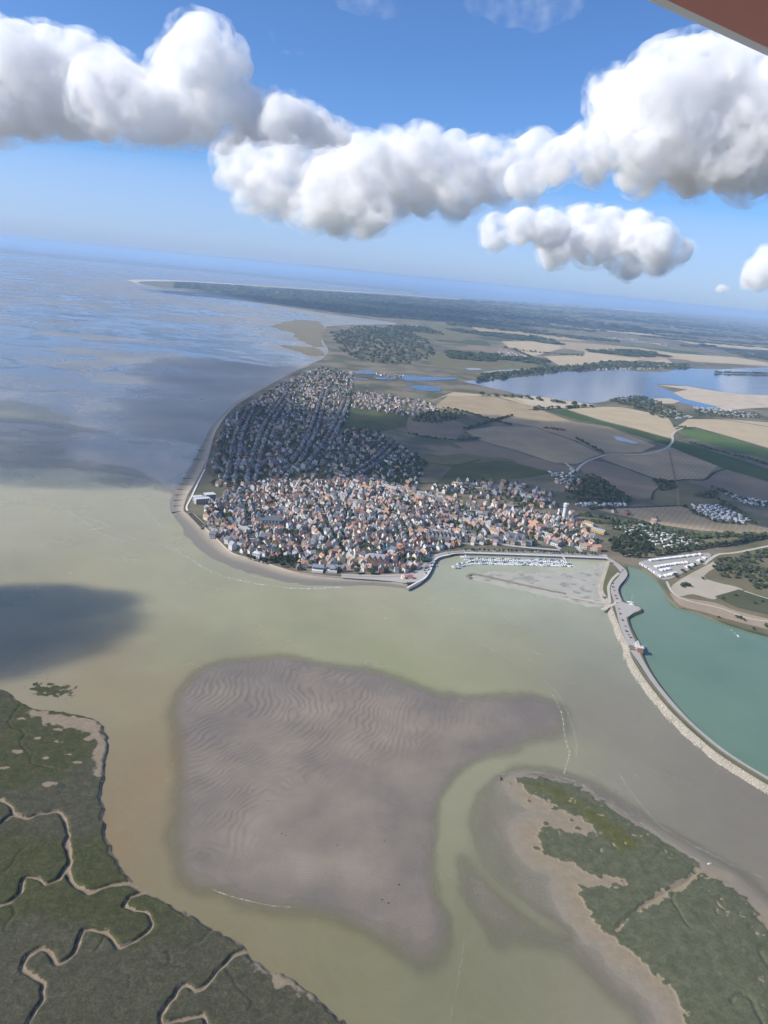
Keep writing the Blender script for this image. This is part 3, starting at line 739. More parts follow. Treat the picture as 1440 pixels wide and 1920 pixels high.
# foam lines on the water
t = NT('foam'); t.color((0.52, 0.51, 0.45)).rough(0.9, 0.1)
a = t.math('MULTIPLY', t.ramp(t.noise(0.22, 5, 0.7), [(0.42, 0.0), (0.62, 1.0)]), t.attr('fade'))
t.l.new(a, t.bsdf.inputs['Alpha'])
def foam_line(pts, w, strength=0.8):
    P = smooth_line(GP(pts), n=10)
    P = P + np.stack([(vnoise(P[:, 0] / 9, P[:, 1] / 9, 131) - 0.5) * w * 1.5, (vnoise(P[:, 0] / 9, P[:, 1] / 9, 132) - 0.5) * w * 1.5], 1)
    T = np.gradient(P, axis=0); T /= np.linalg.norm(T, axis=1)[:, None] + 1e-9; N = np.stack([-T[:, 1], T[:, 0]], 1)
    rows = [-1.0, -0.4, 0.4, 1.0]; fa = [0, strength, strength, 0]
    ww = w * (0.5 + 0.9 * vnoise(P[:, 0] / 14, P[:, 1] / 14, 133))
    V = np.concatenate([np.column_stack([P + N * (k * ww)[:, None], np.full(len(P), 0.06)]) for k in rows]); n = len(P)
    F = np.array([(r * n + i, r * n + i + 1, (r + 1) * n + i + 1, (r + 1) * n + i) for r in range(3) for i in range(n - 1)])
    me = make_mesh('foam_line', V, F, [t.m]); attr(me, 'fade', np.repeat(fa, n))
    return tag(link('foam_line', me), kind='stuff')
foam_line([(318,1022),(340,1038),(362,1050),(385,1066),(420,1080),(470,1092),(520,1100),(580,1104),(650,1100)], 2.4, 1.1)
foam_line([(150,965),(200,985),(250,1010),(310,1026),(345,1045)], 3.4, 0.6)
foam_line([(0,938),(60,935),(130,962),(190,1000),(240,1020)], 6, 0.38)
foam_line([(430,1062),(480,1082),(560,1094),(640,1098)], 1.4, 0.7)
foam_line([(250,905),(262,925),(270,950),(290,975),(310,990)], 2.5, 0.6)
foam_line([(1035,1300),(1052,1335),(1058,1370),(1062,1395),(1068,1408),(1064,1430),(1058,1450)], 0.75, 0.95)
foam_line([(1010,1268),(1045,1300),(1068,1345),(1080,1385),(1078,1420)], 1.4, 0.35)
foam_line([(400,1668),(430,1680),(470,1690),(510,1698),(550,1701)], 0.5, 0.8)
foam_line([(860,1312),(890,1319),(915,1318)], 0.6, 0.6)
foam_line([(780,1140),(850,1170),(920,1215),(980,1250),(1020,1275)], 2.2, 0.3)
foam_line([(940,1452),(1000,1448),(1080,1466),(1130,1498),(1210,1548),(1290,1602),(1330,1621)], 0.55, 0.7)
foam_line([(1160,1450),(1230,1540),(1330,1600),(1440,1650)], 1.6, 0.3)
foam_line([(875,1745),(860,1830),(845,1915)], 0.8, 0.25)
# ------------------------------------------------------------------ the land: one raised sheet with banks down to the water
def sheet(name, P, z, mat, skirt=None, parent=None):
    """a flat outline at height z; skirt = lower edge of its bank"""
    P = np.asarray(P, float)
    V = [(p[0], p[1], z) for p in P]; n = len(P)
    area = 0.5 * np.sum(P[:, 0] * np.roll(P[:, 1], -1) - np.roll(P[:, 0], -1) * P[:, 1])
    F = [tuple(range(n)) if area > 0 else tuple(reversed(range(n)))]
    if skirt is not None:
        V += [(p[0], p[1], skirt) for p in P]
        F += [((i + 1) % n, i, n + i, n + (i + 1) % n) if area > 0 else (i, (i + 1) % n, n + (i + 1) % n, n + i) for i in range(n)]
    return link(name, make_mesh(name, V, F, [mat]), parent)
t = NT('open_country')
a = t.noise(0.0009, 5, 0.6); b = t.noise(0.006, 5, 0.65); f = t.noise(0.15, 4)
c = t.ramp(b, [(0.30, (0.050, 0.060, 0.030)), (0.46, (0.105, 0.100, 0.055)), (0.56, (0.20, 0.165, 0.105)), (0.75, (0.26, 0.21, 0.14))])
c = t.mix(t.math('MULTIPLY', f, 0.3), c, (0.07, 0.07, 0.045))
t.color(c).bump(f, 0.3, 0.5)
tag(sheet('ground', LAND, LANDZ, t.m, -2.0), kind='structure')

def strip(name, pts, w, z, mat, n=4, world=False, kind='structure', taper=None):
    """a flat ribbon along a line: roads, tracks, ditches"""
    P = np.asarray(pts, float) if world else GP(pts, z)
    if n > 1: P = smooth_line(P, n=n)
    T = np.gradient(P, axis=0); T /= np.linalg.norm(T, axis=1)[:, None] + 1e-9; N = np.stack([-T[:, 1], T[:, 0]], 1)
    W = np.full(len(P), w / 2) if taper is None else np.interp(np.linspace(0, 1, len(P)), np.linspace(0, 1, len(taper)), taper) / 2
    L, R = P + N * W[:, None], P - N * W[:, None]; k = len(P)
    V = [(p[0], p[1], z) for p in L] + [(p[0], p[1], z) for p in R]
    F = [(i, k + i, k + i + 1, i + 1) for i in range(k - 1)]
    o = link(name, make_mesh(name, V, F, [mat]))
    if kind: tag(o, kind=kind)
    return o
def field_mat(name, c0, c1, rows=0.0, ang=0.0):
    if name in MATS: return MATS[name]
    t = NT(name)
    n1 = t.noise(0.012, 5, 0.6); n2 = t.noise(0.5, 3)
    c = t.ramp(n1, [(0.3, c0), (0.7, c1)])
    if rows:
        w = t.node('ShaderNodeTexWave', Scale=rows, Distortion=0.6); w.inputs['Detail'].default_value = 2
        t.l.new(t.scaled(1, 1, 1, ang), w.inputs['Vector'])
        c = t.mix(t.math('MULTIPLY', w.outputs[1], 0.30), c, tuple(x * 0.55 for x in c0))
    c = t.mix(t.math('MULTIPLY', n2, 0.22), c, tuple(x * 0.6 for x in c0))
    t.color(c).rough(0.95, 0.05)
    MATS[name] = t.m
    return t.m
STUBBLE = field_mat('stubble', (0.33, 0.255, 0.155), (0.43, 0.345, 0.225), 0.03, 0.5)
STRAW = field_mat('straw', (0.43, 0.345, 0.215), (0.52, 0.43, 0.285), 0.05, 1.2)
PLOUGH = field_mat('ploughed', (0.21, 0.165, 0.115), (0.285, 0.23, 0.165), 0.05, 0.2)
BEET = field_mat('beet_green', (0.055, 0.088, 0.030), (0.085, 0.125, 0.045), 0.06, 0.8)
CLOVER = field_mat('clover_green', (0.085, 0.140, 0.040), (0.12, 0.18, 0.06), 0.06, 0.4)
PASTURE = field_mat('dry_pasture', (0.120, 0.115, 0.060), (0.19, 0.17, 0.095))
MEADOW = field_mat('meadow', (0.060, 0.075, 0.032), (0.105, 0.115, 0.052))
SANDM = field_mat('quarry_sand', (0.42, 0.35, 0.25), (0.55, 0.47, 0.36))
TRACKM = mat_var('chalk_track', (0.46, 0.42, 0.35), 0.12, 0.3)
ROADM = mat_var('road_asphalt', (0.17, 0.165, 0.16), 0.12, 0.3)
PAVEM = mat_var('pale_paving', (0.40, 0.37, 0.33), 0.12, 0.25)
DITCH = field_mat('ditch_reeds', (0.032, 0.040, 0.022), (0.060, 0.065, 0.034))
fields = [
 (STUBBLE, [(1107,953),(1180,952),(1272,949),(1310,958),(1360,972),(1440,990),(1500,1003),(1500,1013),(1440,1003),(1380,1001),(1300,993),(1240,984),(1175,968)]),
 (PASTURE, [(1226,946),(1226,930),(1240,915),(1282,901),(1322,918),(1352,936),(1340,947),(1275,947)]),
 (PLOUGH, [(1087,878),(1110,862),(1130,866),(1180,881),(1222,897),(1236,914),(1222,934),(1196,936),(1150,921),(1105,900)]),
 (STUBBLE, [(1126,859),(1150,852),(1200,850),(1255,838),(1345,874),(1322,897),(1282,899),(1262,904),(1232,899),(1180,879)]),
 (PLOUGH, [(1342,884),(1360,880),(1440,904),(1520,930),(1520,970),(1440,950),(1400,942),(1360,925),(1288,901),(1322,898)]),
 (BEET, [(1016,768),(1060,768),(1130,790),(1200,808),(1300,834),(1440,879),(1540,912),(1540,945),(1440,902),(1360,879),(1260,838),(1150,802),(1080,786)]),
 (STRAW, [(1095,762),(1160,762),(1250,780),(1270,808),(1258,822),(1200,806),(1130,788),(1064,768)]),
 (CLOVER, [(1272,805),(1300,803),(1370,822),(1440,844),(1500,860),(1500,880),(1440,861),(1350,838),(1292,820)]),
 (STRAW, [(1290,786),(1360,786),(1440,792),(1520,800),(1520,856),(1440,840),(1370,819),(1302,800),(1264,803)]),
 (STUBBLE, [(840,742),(930,744),(1012,768),(1072,790),(1140,800),(1230,836),(1200,848),(1130,850),(1080,826),(1000,799),(930,788),(880,772),(812,764)]),
 (STRAW, [(800,755),(850,735),(930,742),(1010,752),(1090,760),(1060,767),(1012,767),(930,743),(838,742)]),
 (PLOUGH, [(762,797),(800,790),(850,788),(882,800),(852,824),(800,820),(766,808)]),
 (STUBBLE, [(872,808),(930,799),(1000,801),(1078,828),(1125,851),(1082,870),(1040,868),(960,842),(902,826)]),
 (MEADOW, [(820,905),(850,873),(900,862),(960,866),(1030,885),(1000,891),(900,902)]),
 (PASTURE, [(766,884),(800,857),(870,850),(950,862),(850,871),(800,892)]),
 (PLOUGH, [(900,828),(960,845),(1040,871),(1080,874),(1070,888),(1030,882),(960,862),(880,848),(850,830)]),
 (PASTURE, [(1270,1002),(1330,1000),(1400,1003),(1420,1012),(1350,1020),(1290,1015)]),
 (MEADOW, [(640,770),(700,760),(770,770),(760,800),(700,812),(640,800)]),
 (PASTURE, [(560,800),(620,795),(680,812),(640,830),(575,826)]),
 (MEADOW, [(650,860),(700,850),(740,862),(735,890),(680,895)]),
 (STRAW, [(1020,668),(1130,664),(1200,675),(1140,688),(1050,686)]), (STRAW, [(940,640),(1040,640),(1060,652),(1000,668),(960,655)]), (STUBBLE, [(1050,640),(1200,652),(1300,668),(1220,676),(1100,660),(1050,652)]),
 (PASTURE, [(790,665),(880,655),(1000,672),(1010,690),(900,705),(820,690)]), (STRAW, [(1060,606),(1200,618),(1300,632),(1200,628),(1080,615)]), (STUBBLE, [(880,612),(1000,620),(1100,640),(980,634),(900,622)]),
 (STRAW, [(1230,660),(1380,670),(1440,680),(1440,686),(1300,678)]), (STRAW, [(1260,636),(1440,650),(1440,658),(1300,646)]), (PASTURE, [(760,612),(860,608),(920,628),(860,640),(780,632)]),
]
for k, (m, pts) in enumerate(fields):
    tag(sheet('field', GP(pts, LANDZ + 0.4), LANDZ + 0.36 + 0.013 * k, m), kind='structure')
# the patchwork of the plain beyond
rng = np.random.default_rng(5)
FM = [STUBBLE, STRAW, PLOUGH, BEET, PASTURE, MEADOW, STRAW, STUBBLE]
def on_land(x, y, margin=60.0):
    x = np.atleast_1d(x).astype(float); y = np.atleast_1d(y).astype(float)
    return inside(x, y, LAND) & (sdf(x, y, LAND) > margin)
LAKE = smooth_line(GP([(868,716),(900,712),(960,708),(1020,701),(1060,696),(1120,695),(1160,691),(1200,697),(1250,698),(1275,690),(1340,693),(1440,689),(1560,688),(1620,700),(1600,745),(1500,752),(1440,742),(1390,739),(1342,733),(1290,724),(1232,721),(1262,736),(1285,748),(1352,762),(1330,768),(1285,758),(1252,752),(1225,748),(1222,756),(1190,750),(1150,750),(1112,757),(1060,751),(990,743),(935,731),(868,716)], LANDZ), n=2)
V = []; FF = []; MI = []
for row in range(16):
    y = 5200 * 1.095 ** row; dy = y * 0.095
    x = -0.05 * y
    while x < 0.72 * y:
        w = rng.uniform(0.05, 0.16) * y
        if rng.random() < 0.66:
            j = lambda: rng.uniform(-0.012, 0.012) * y
            q = [(x + j(), y + j() * 2), (x + w * .94 + j(), y + j() * 2), (x + w * .94 + j(), y + dy * .86 + j() * 2), (x + j(), y + dy * .86 + j() * 2)]
            cx, cy = x + w / 2, y + dy / 2
            pp = to_px([(cx, cy, 3)])[0]
            wood = pp[1] < 560 + (pp[0] - 300) * 0.075 + 22 or inside(np.array([cx]), np.array([cy]), LAKE)[0]
            if on_land(np.array([p[0] for p in q]), np.array([p[1] for p in q]), 150).all() and not wood:
                b = len(V); V += [(p[0], p[1], LANDZ + 0.25) for p in q]; FF.append((b, b + 1, b + 2, b + 3)); MI.append(rng.integers(len(FM)))
        x += w
tag(link('field', make_mesh('distant_fields', V, FF, FM, MI)), kind='structure')

# waters on the land
t = NT('lake_water'); t.color(t.ramp(t.noise(0.01, 4), [(0.3, (0.020, 0.042, 0.085)), (0.7, (0.030, 0.054, 0.10))])).rough(0.10)
t.bsdf.inputs['IOR'].default_value = 1.33; t.bsdf.inputs['Specular IOR Level'].default_value = 0.5; t.bump(t.noise(0.25, 4), 0.15, 0.3)
LAKEM = t.m
tag(sheet('lake', LAKE, LANDZ + 0.9, LAKEM), kind='structure')
tag(sheet('sand_quarry', GP([(1236,722),(1290,724),(1342,733),(1390,739),(1440,741),(1530,748),(1530,775),(1440,764),(1400,766),(1365,770),(1345,762),(1286,748),(1263,736),(1290,730)], LANDZ + 1.3), LANDZ + 1.3, SANDM, LANDZ), kind='structure')
tag(sheet('sand_quarry', GP([(962,745),(1000,742),(1060,751),(1112,758),(1105,763),(1010,766),(990,757)], LANDZ + 1.3), LANDZ + 1.3, SANDM), kind='structure')
tag(sheet('sand_quarry', GP([(1225,747),(1255,747),(1275,752),(1262,757),(1228,756)], LANDZ + 1.5), LANDZ + 1.5, SANDM), kind='structure')
for pts in ([(662,697),(690,693),(706,698),(700,702),(668,701)], [(650,705),(690,711),(696,714),(652,708)], [(700,706),(735,708),(742,712),(708,711)], [(742,704),(752,702),(790,706),(850,708),(858,711),(800,714),(762,714)], [(760,724),(795,722),(828,726),(826,734),(790,733)], [(1148,818),(1160,818),(1198,830),(1190,833),(1158,826)], [(905,697),(960,692),(1020,690),(1010,695),(930,701)], [(870,690),(900,690),(905,694),(880,694)]):
    tag(sheet('pond', GP(pts, LANDZ + 1.6), LANDZ + 1.6, LAKEM if pts[0][0] < 900 else mat_var('pale_pond', (0.22, 0.24, 0.25), 0.1, 0.02, 0.25, 0.5)), kind='structure')
t = NT('lagoon_water'); t.color(t.ramp(t.noise(0.01, 5, 0.6), [(0.3, (0.112, 0.178, 0.118)), (0.7, (0.140, 0.210, 0.142))])).rough(0.18)
t.bsdf.inputs['IOR'].default_value = 1.33; t.bsdf.inputs['Specular IOR Level'].default_value = 0.5; t.bump(t.noise(0.5, 4), 0.10, 0.2)
DIKE_E = [(1172,1060),(1176,1074),(1164,1090),(1160,1104),(1166,1122),(1176,1132),(1198,1137),(1203,1144),(1188,1150),(1178,1158),(1184,1178),(1196,1202),(1204,1226),(1222,1262),(1262,1316),(1312,1368),(1370,1418),(1440,1458)]
LAGOON = np.concatenate([GP(DIKE_E, 1.2), np.array([[520., 560.], [1200., 300.], [1600., 400.], [1000., 640.]]), GP(EASTSHORE[:-1], 1.2)])
# the lagoon lies a little lower than its banks; the sheet of land stops at its shore
tag(sheet('lagoon', LAGOON, 0.9, t.m), kind='structure')
# sandy banks of the lagoon
SHOREM = mat_var('shore_earth', (0.33, 0.265, 0.185), 0.22, 0.12)
def bank(name, pts, z0, z1, w, mat, side=1):
    P = smooth_line(GP(pts, z1), n=4); T = np.gradient(P, axis=0); T /= np.linalg.norm(T, axis=1)[:, None]; N = np.stack([-T[:, 1], T[:, 0]], 1) * side
    wob = w * (0.75 + 0.6 * vnoise(P[:, 0] / 18, P[:, 1] / 18, 141))
    rows = [(0.0, z1 + 0.15), (0.35, z1 * 0.62 + z0 * 0.38), (1.0, z0 - 0.5)]; n = len(P)
    V = np.concatenate([np.column_stack([P + N * (wob * k)[:, None], np.full(n, z)]) for k, z in rows])
    F = [(r * n + i, r * n + i + 1, (r + 1) * n + i + 1, (r + 1) * n + i) for r in range(2) for i in range(n - 1)]
    return tag(link(name, make_mesh(name, V, F, [mat], smooth=True)), kind='structure')
bank('shore_bank', EASTSHORE, 0.9, LANDZ + 0.2, 7, SHOREM, -1)
# heath, clearings and tracks east of the lagoon
tag(sheet('heath', GP([(1240,1086),(1300,1050),(1440,1010),(1600,980),(1600,1260),(1440,1190),(1395,1178),(1345,1161),(1305,1145),(1272,1135),(1256,1120)], LANDZ + 0.2), LANDZ + 0.2, field_mat('heath_grass', (0.115, 0.105, 0.055), (0.20, 0.175, 0.105))), kind='structure')
CLEAR = field_mat('bare_clearing', (0.36, 0.31, 0.235), (0.46, 0.405, 0.32))
tag(sheet('clearing', smooth_line(GP([(1262,1096),(1290,1078),(1325,1060),(1340,1052),(1350,1058),(1320,1080),(1345,1092),(1380,1100),(1392,1108),(1350,1116),(1338,1124),(1300,1114),(1275,1118),(1256,1108),(1262,1096)], LANDZ + .45), n=3), LANDZ + 0.45, CLEAR), kind='structure')
tag(sheet('clearing', smooth_line(GP([(1255,1112),(1290,1122),(1340,1130),(1380,1145),(1440,1160),(1520,1180),(1520,1196),(1440,1180),(1380,1165),(1320,1148),(1275,1135),(1255,1112)], LANDZ + .55), n=3), LANDZ + 0.55, mat_var('eroded_slope', (0.30, 0.235, 0.165), 0.22, 0.1)), kind='structure')
tag(sheet('heath', GP([(1340,1118),(1385,1105),(1440,1120),(1530,1130),(1530,1170),(1440,1152),(1380,1138)], LANDZ + 0.6), LANDZ + 0.6, field_mat('heath_green', (0.060, 0.072, 0.036), (0.10, 0.105, 0.058))), kind='structure')
for pts, w in (([(1250,1090),(1262,1112),(1290,1126),(1350,1140),(1400,1158),(1440,1165)], 4), ([(1395,1108),(1440,1122),(1500,1138)], 3.5), ([(1320,1058),(1345,1040),(1380,1036),(1440,1024),(1520,1010)], 6)):
    strip('track', pts, w, LANDZ + 0.75, TRACKM)
for pts, w, m in (([(1080,884),(1090,872),(1110,861),(1150,851),(1205,852),(1245,842),(1261,828),(1262,812),(1285,800)], 7, TRACKM), ([(1236,914),(1262,903),(1285,899),(1320,900),(1340,886),(1362,878)], 6, DITCH), ([(1255,845),(1262,880),(1270,915),(1272,948)], 5, PLOUGH),
                  ([(1107,953),(1190,951),(1272,948)], 5, DITCH), ([(1222,936),(1226,922),(1236,914)], 5, DITCH), ([(1180,880),(1232,899),(1262,904)], 6, DITCH), ([(760,905),(820,905),(900,902),(1000,891),(1030,885)], 9, MEADOW), ([(740,885),(790,868),(850,872),(900,862)], 9, MEADOW), ([(1060,868),(1080,884)], 7, TRACKM)):
    strip('track' if m is TRACKM else 'ditch', pts, w, LANDZ + 1.0, m)
strip('road', [(1440,800),(1350,786),(1250,779),(1160,762),(1060,766),(990,768)], 8, LANDZ + 1.05, DITCH)
# pale shore of dunes along the far sea, bay spit, salt meadow in the inlet
DUNE = mat_var('dune_sand', (0.50, 0.45, 0.37), 0.1, 0.002)
strip('dune_beach', [(250,528),(262,526),(330,526.5),(420,531.5),(560,540.5),(720,550.5),(900,563.5),(1100,576.5),(1250,586.2)], 300, LANDZ + 1.5, DUNE, taper=[120, 250, 320, 380, 420, 520, 700, 900])
strip('dune_beach', [(250,528),(266,533.5),(300,539),(345,543)], 60, LANDZ + 1.5, DUNE)
strip('track', [(480,567),(560,580),(620,590),(700,600),(745,604.5)], 30, LANDZ + 1.5, TRACKM)
for pts in ([(505,612),(560,600),(602,606),(604,640),(596,652),(570,640),(540,622)], [(530,648),(580,650),(606,660),(590,668),(560,660)]):
    Q = smooth_line(GP(pts + [pts[0]], 0.9), n=24)[:-1]
    Q = Q + np.stack([(fbm(Q[:, 0] / 90, Q[:, 1] / 90, 3, 191) - .5) * 70, (fbm(Q[:, 0] / 90, Q[:, 1] / 90, 3, 192) - .5) * 70], 1)
    tag(sheet('salt_meadow', Q, 0.9, field_mat('salt_meadow_grass', (0.17, 0.15, 0.088), (0.25, 0.215, 0.14))), kind='structure')
# coast beach below the promenade and up the bay
BEACHM = None
t = NT('beach_sand'); n1 = t.noise(0.06, 5, 0.6); n2 = t.noise(0.9, 4)
c = t.mix(t.ramp(t.attr('down'), [(0.12, 0.0), (0.55, 1.0)]), (0.40, 0.34, 0.26), (0.20, 0.182, 0.15))
c = t.mix(t.ramp(n1, [(0.35, 0.0), (0.75, 0.35)]), c, (0.20, 0.17, 0.13)); c = t.mix(t.math('MULTIPLY', n2, 0.15), c, (0.15, 0.12, 0.09))
t.color(c).rough(t.ramp(t.attr('down'), [(0.4, 0.9), (1.0, 0.4)]), 0.3).bump(n2, 0.3, 0.3)
BEACH_IN = [(764,1095),(700,1087),(620,1082),(560,1075),(520,1064),(488,1052),(462,1046),(436,1038),(414,1020),(396,1002),(378,987),(350,964),(343,955),(350,930),(366,903),(382,872),(393,840),(402,812),(418,785),(440,761),(471,741),(519,715),(561,693),(600,675)]
BEACH_OUT = [(764,1104),(700,1098),(620,1100),(560,1097),(510,1088),(470,1078),(430,1066),(395,1052),(360,1034),(335,1014),(322,990),(310,968),(303,948),(305,925),(315,905),(332,880),(350,850),(370,815),(395,788),(424,761),(455,739),(508,713),(552,692),(594,674)]
def resample(P, n):
    P = np.asarray(P, float); s = np.concatenate([[0], np.cumsum(np.linalg.norm(np.diff(P, axis=0), axis=1))])
    return P
I_, O_ = smooth_line(GP(BEACH_IN, 1.5), n=5), smooth_line(GP(BEACH_OUT, 0), n=5)
O_ = I_ + (O_ - I_) * np.interp(np.arange(len(I_)) / 5.0, [0, 5, 8, 11, 24], [1, .9, .72, .62, .6])[:, None]
rows = np.linspace(-0.05, 1.35, 26); V = []; dn = []
for r in rows:
    P = I_ + (O_ - I_) * r
    z = 1.9 * (1 - r) ** 1.25 - 0.02 if r < 1 else -0.9 * (r - 1)
    z = (1.9 * np.abs(1 - r) ** 1.25 * (1 if r < 1 else -0.5)) + (fbm(P[:, 0] / 14, P[:, 1] / 14, 3, 151) - 0.5) * 0.22
    V.append(np.column_stack([P, z])); dn.append(np.full(len(P), r))
n = len(I_); V = np.concatenate(V)
F = np.array([(r * n + i, r * n + i + 1, (r + 1) * n + i + 1, (r + 1) * n + i) for r in range(len(rows) - 1) for i in range(n - 1)])
me = make_mesh('beach', V, F[:, ::-1], [t.m], smooth=True); attr(me, 'down', np.concatenate(dn))
BEACH_SAND = t.m
tag(link('beach', me), kind='structure')
# mud flat inside the harbour and the pale sand at its corner
HARB = smooth_line(GP([(905,1074),(960,1072),(1040,1074),(1100,1068),(1138,1052),(1146,1066),(1130,1090),(1126,1112),(1142,1132),(1110,1138),(1060,1126),(980,1108),(900,1090),(880,1082),(905,1074)]), n=3)
X, Y, F = square(*box_of(HARB, 12), 1.1)
s = sdf(X, Y, HARB) + (fbm(X / 10, Y / 10, 4, 161) - 0.5) * 14
h = np.where(s > 0, 0.55 * (1 - np.exp(-np.maximum(s, 0) / 7)), s * 0.06) + (fbm(X / 5, Y / 5, 3, 162) - 0.5) * 0.16
alg = sstep(0.60, 0.68, fbm(X / 11, Y / 11, 4, 163)) * sstep(4, 12, s)
V, Fc, alg = compact(np.stack([X, Y, h], 1), F, s > -5, alg)
t = NT('harbour_mud'); n2 = t.noise(0.5, 5)
c = t.mix(t.attr('weed'), t.ramp(t.noise(0.05, 5), [(0.3, (0.36, 0.34, 0.28)), (0.7, (0.44, 0.415, 0.345))]), (0.27, 0.255, 0.20)); c = t.mix(t.math('MULTIPLY', n2, 0.2), c, (0.15, 0.14, 0.12))
t.color(c).rough(0.6, 0.3).bump(n2, 0.4, 0.3)
me = make_mesh('mud_flat', V, Fc, [t.m], smooth=True); attr(me, 'weed', alg)
tag(link('mud_flat', me), kind='structure')
# ------------------------------------------------------------------ dike, quay, breakwater, sea wall
STONE = mat_var('quay_stone', (0.22, 0.205, 0.18), 0.3, 0.5, bump=0.5)
ROCKM = mat_var('riprap_rock', (0.42, 0.385, 0.32), 0.35, 0.8, bump=0.5)
TURF = field_mat('bank_turf', (0.10, 0.105, 0.05), (0.19, 0.165, 0.09))
WHITEC = mat_var('white_concrete', (0.62, 0.60, 0.56), 0.1, 0.4)
TIMBER = mat_var('weathered_timber', (0.12, 0.10, 0.08), 0.3, 0.8)
ICO = []
def _ico(sub):
    bm = bmesh.new(); bmesh.ops.create_icosphere(bm, subdivisions=sub, radius=1.0)
    v = np.array([x.co[:] for x in bm.verts]); f = np.array([[w.index for w in q.verts] for q in bm.faces]); bm.free(); return v, f
ICO1, ICO2, ICO3 = _ico(1), _ico(2), _ico(3)
def scatter_mesh(name, P, S, protos, mats, rng, mi=0, flat=(0.7, 1.1)):
    """many small lumps joined into one mesh: P places, S sizes"""
    V = []; F = []; b = 0; M = []
    for k in range(len(P)):
        v, f = protos[rng.integers(len(protos))]
        a = rng.uniform(0, 6.283); c, s = math.cos(a), math.sin(a)
        w = v * (S[k] * np.array([rng.uniform(.75, 1.3), rng.uniform(.75, 1.3), rng.uniform(*flat)]))
        w = np.column_stack([w[:, 0] * c - w[:, 1] * s, w[:, 0] * s + w[:, 1] * c, w[:, 2]]) + P[k]
        V.append(w); F.append(f + b); b += len(v); M.append(np.full(len(f), mi[k] if hasattr(mi, '__len__') else mi))
    return make_mesh(name, np.concatenate(V), np.concatenate(F), mats, np.concatenate(M))
rng = np.random.default_rng(77)
ROCKS = []
for k in range(6):
    v, f = ICO1
    ROCKS.append((v * (1 + rng.uniform(-.28, .28, (len(v), 1))), f))
DIKE_W = [(1145,1049),(1140,1066),(1133,1088),(1131,1108),(1143,1127),(1152,1150),(1160,1170),(1171,1196),(1180,1213),(1185,1234),(1212,1277),(1258,1334),(1326,1397),(1382,1437),(1470,1490)]
DIKE_EX = DIKE_E[:-1] + [(1440,1458),(1475,1476)]
DZ = 4.2
W_ = smooth_line(GP(DIKE_W, DZ), n=4); E_ = smooth_line(GP(DIKE_EX, DZ), n=4)
DIKEP = np.concatenate([W_, E_[::-1]])
dk = sheet('dike', DIKEP, DZ, TURF, -1.5); tag(dk, kind='structure')
def slope(name, P, z1, z0, w, mat, side):
    T = np.gradient(P, axis=0); T /= np.linalg.norm(T, axis=1)[:, None] + 1e-9; N = np.stack([-T[:, 1], T[:, 0]], 1) * side
    n = len(P); wob = w * (0.8 + 0.45 * vnoise(P[:, 0] / 12, P[:, 1] / 12, 171))
    V = np.concatenate([np.column_stack([P + N * (wob * k)[:, None], np.full(n, z)]) for k, z in ((-0.02, z1 + 0.05), (0.5, (z1 + z0) / 2 + 0.3), (1.0, z0))])
    F = [(r * n + i, r * n + i + 1, (r + 1) * n + i + 1, (r + 1) * n + i) for r in range(2) for i in range(n - 1)]
    return link(name, make_mesh(name, V, F, [mat])), N, wob
o, N, wob = slope('dike_slope', W_, DZ, -0.9, 8.5, mat_var('rubble_base', (0.30, 0.265, 0.21), 0.3, 0.6), -1); tag(o, kind='structure')
# boulders on the seaward face
P = []; S = []
seg = np.linalg.norm(np.diff(W_, axis=0), axis=1); 
for i in range(len(W_) - 1):
    m = to_px([(W_[i][0], W_[i][1], DZ)])[0]
    if m[1] < 1128: continue
    for _ in range(int(seg[i] * 3.4)):
        t_ = rng.random(); u = rng.random()
        q = W_[i] * (1 - t_) + W_[i + 1] * t_ + N[i] * wob[i] * (0.05 + 0.9 * u)
        P.append((q[0], q[1], DZ * (1 - u) - 0.7 * u + 0.15)); S.append(rng.uniform(0.35, 0.95))
tag(link('riprap', scatter_mesh('riprap', np.array(P), S, ROCKS, [ROCKM], rng)), kind='stuff')
o, N2, wob2 = slope('dike_slope', E_, DZ, 0.2, 3.6, mat_var('weedy_bank', (0.12, 0.115, 0.075), 0.35, 0.3), 1); tag(o, kind='structure')
ROADL = [(1140,1047),(1156,1058),(1169,1072),(1166,1083),(1155,1096),(1152,1108),(1158,1126),(1164,1148),(1170,1172),(1181,1198),(1190,1220),(1204,1244),(1232,1286),(1284,1346),(1340,1396),(1400,1437),(1475,1480)]
strip('road', ROADL, 7.0, DZ + 0.25, mat_var('dike_road', (0.36, 0.335, 0.30), 0.1, 0.3), taper=[8, 11, 12, 11, 11, 11, 12, 12, 12, 12, 11, 7, 6, 6, 6, 6, 6])
tag(sheet('boat_yard', smooth_line(GP([(1160,1126),(1174,1131),(1196,1137),(1201,1143),(1188,1149),(1176,1157),(1164,1156),(1160,1126)], DZ + .3), n=3), DZ + 0.31, mat_var('yard_gravel', (0.38, 0.35, 0.31), 0.12, 0.3)), kind='structure')
strip('track', [(1128,1143),(1142,1137),(1154,1131),(1160,1124)], 5, DZ + 0.34, TRACKM)
strip('track', [(1144,1130),(1142,1115),(1141,1100),(1148,1086),(1160,1074)], 4, DZ + 0.30, TRACKM)
strip('sand_spit', [(1040,1111),(1075,1120),(1110,1127),(1145,1133)], 5, 0.85, mat_var('pale_spit_sand', (0.46, 0.41, 0.33), 0.1, 0.2), taper=[3, 6, 7, 5])
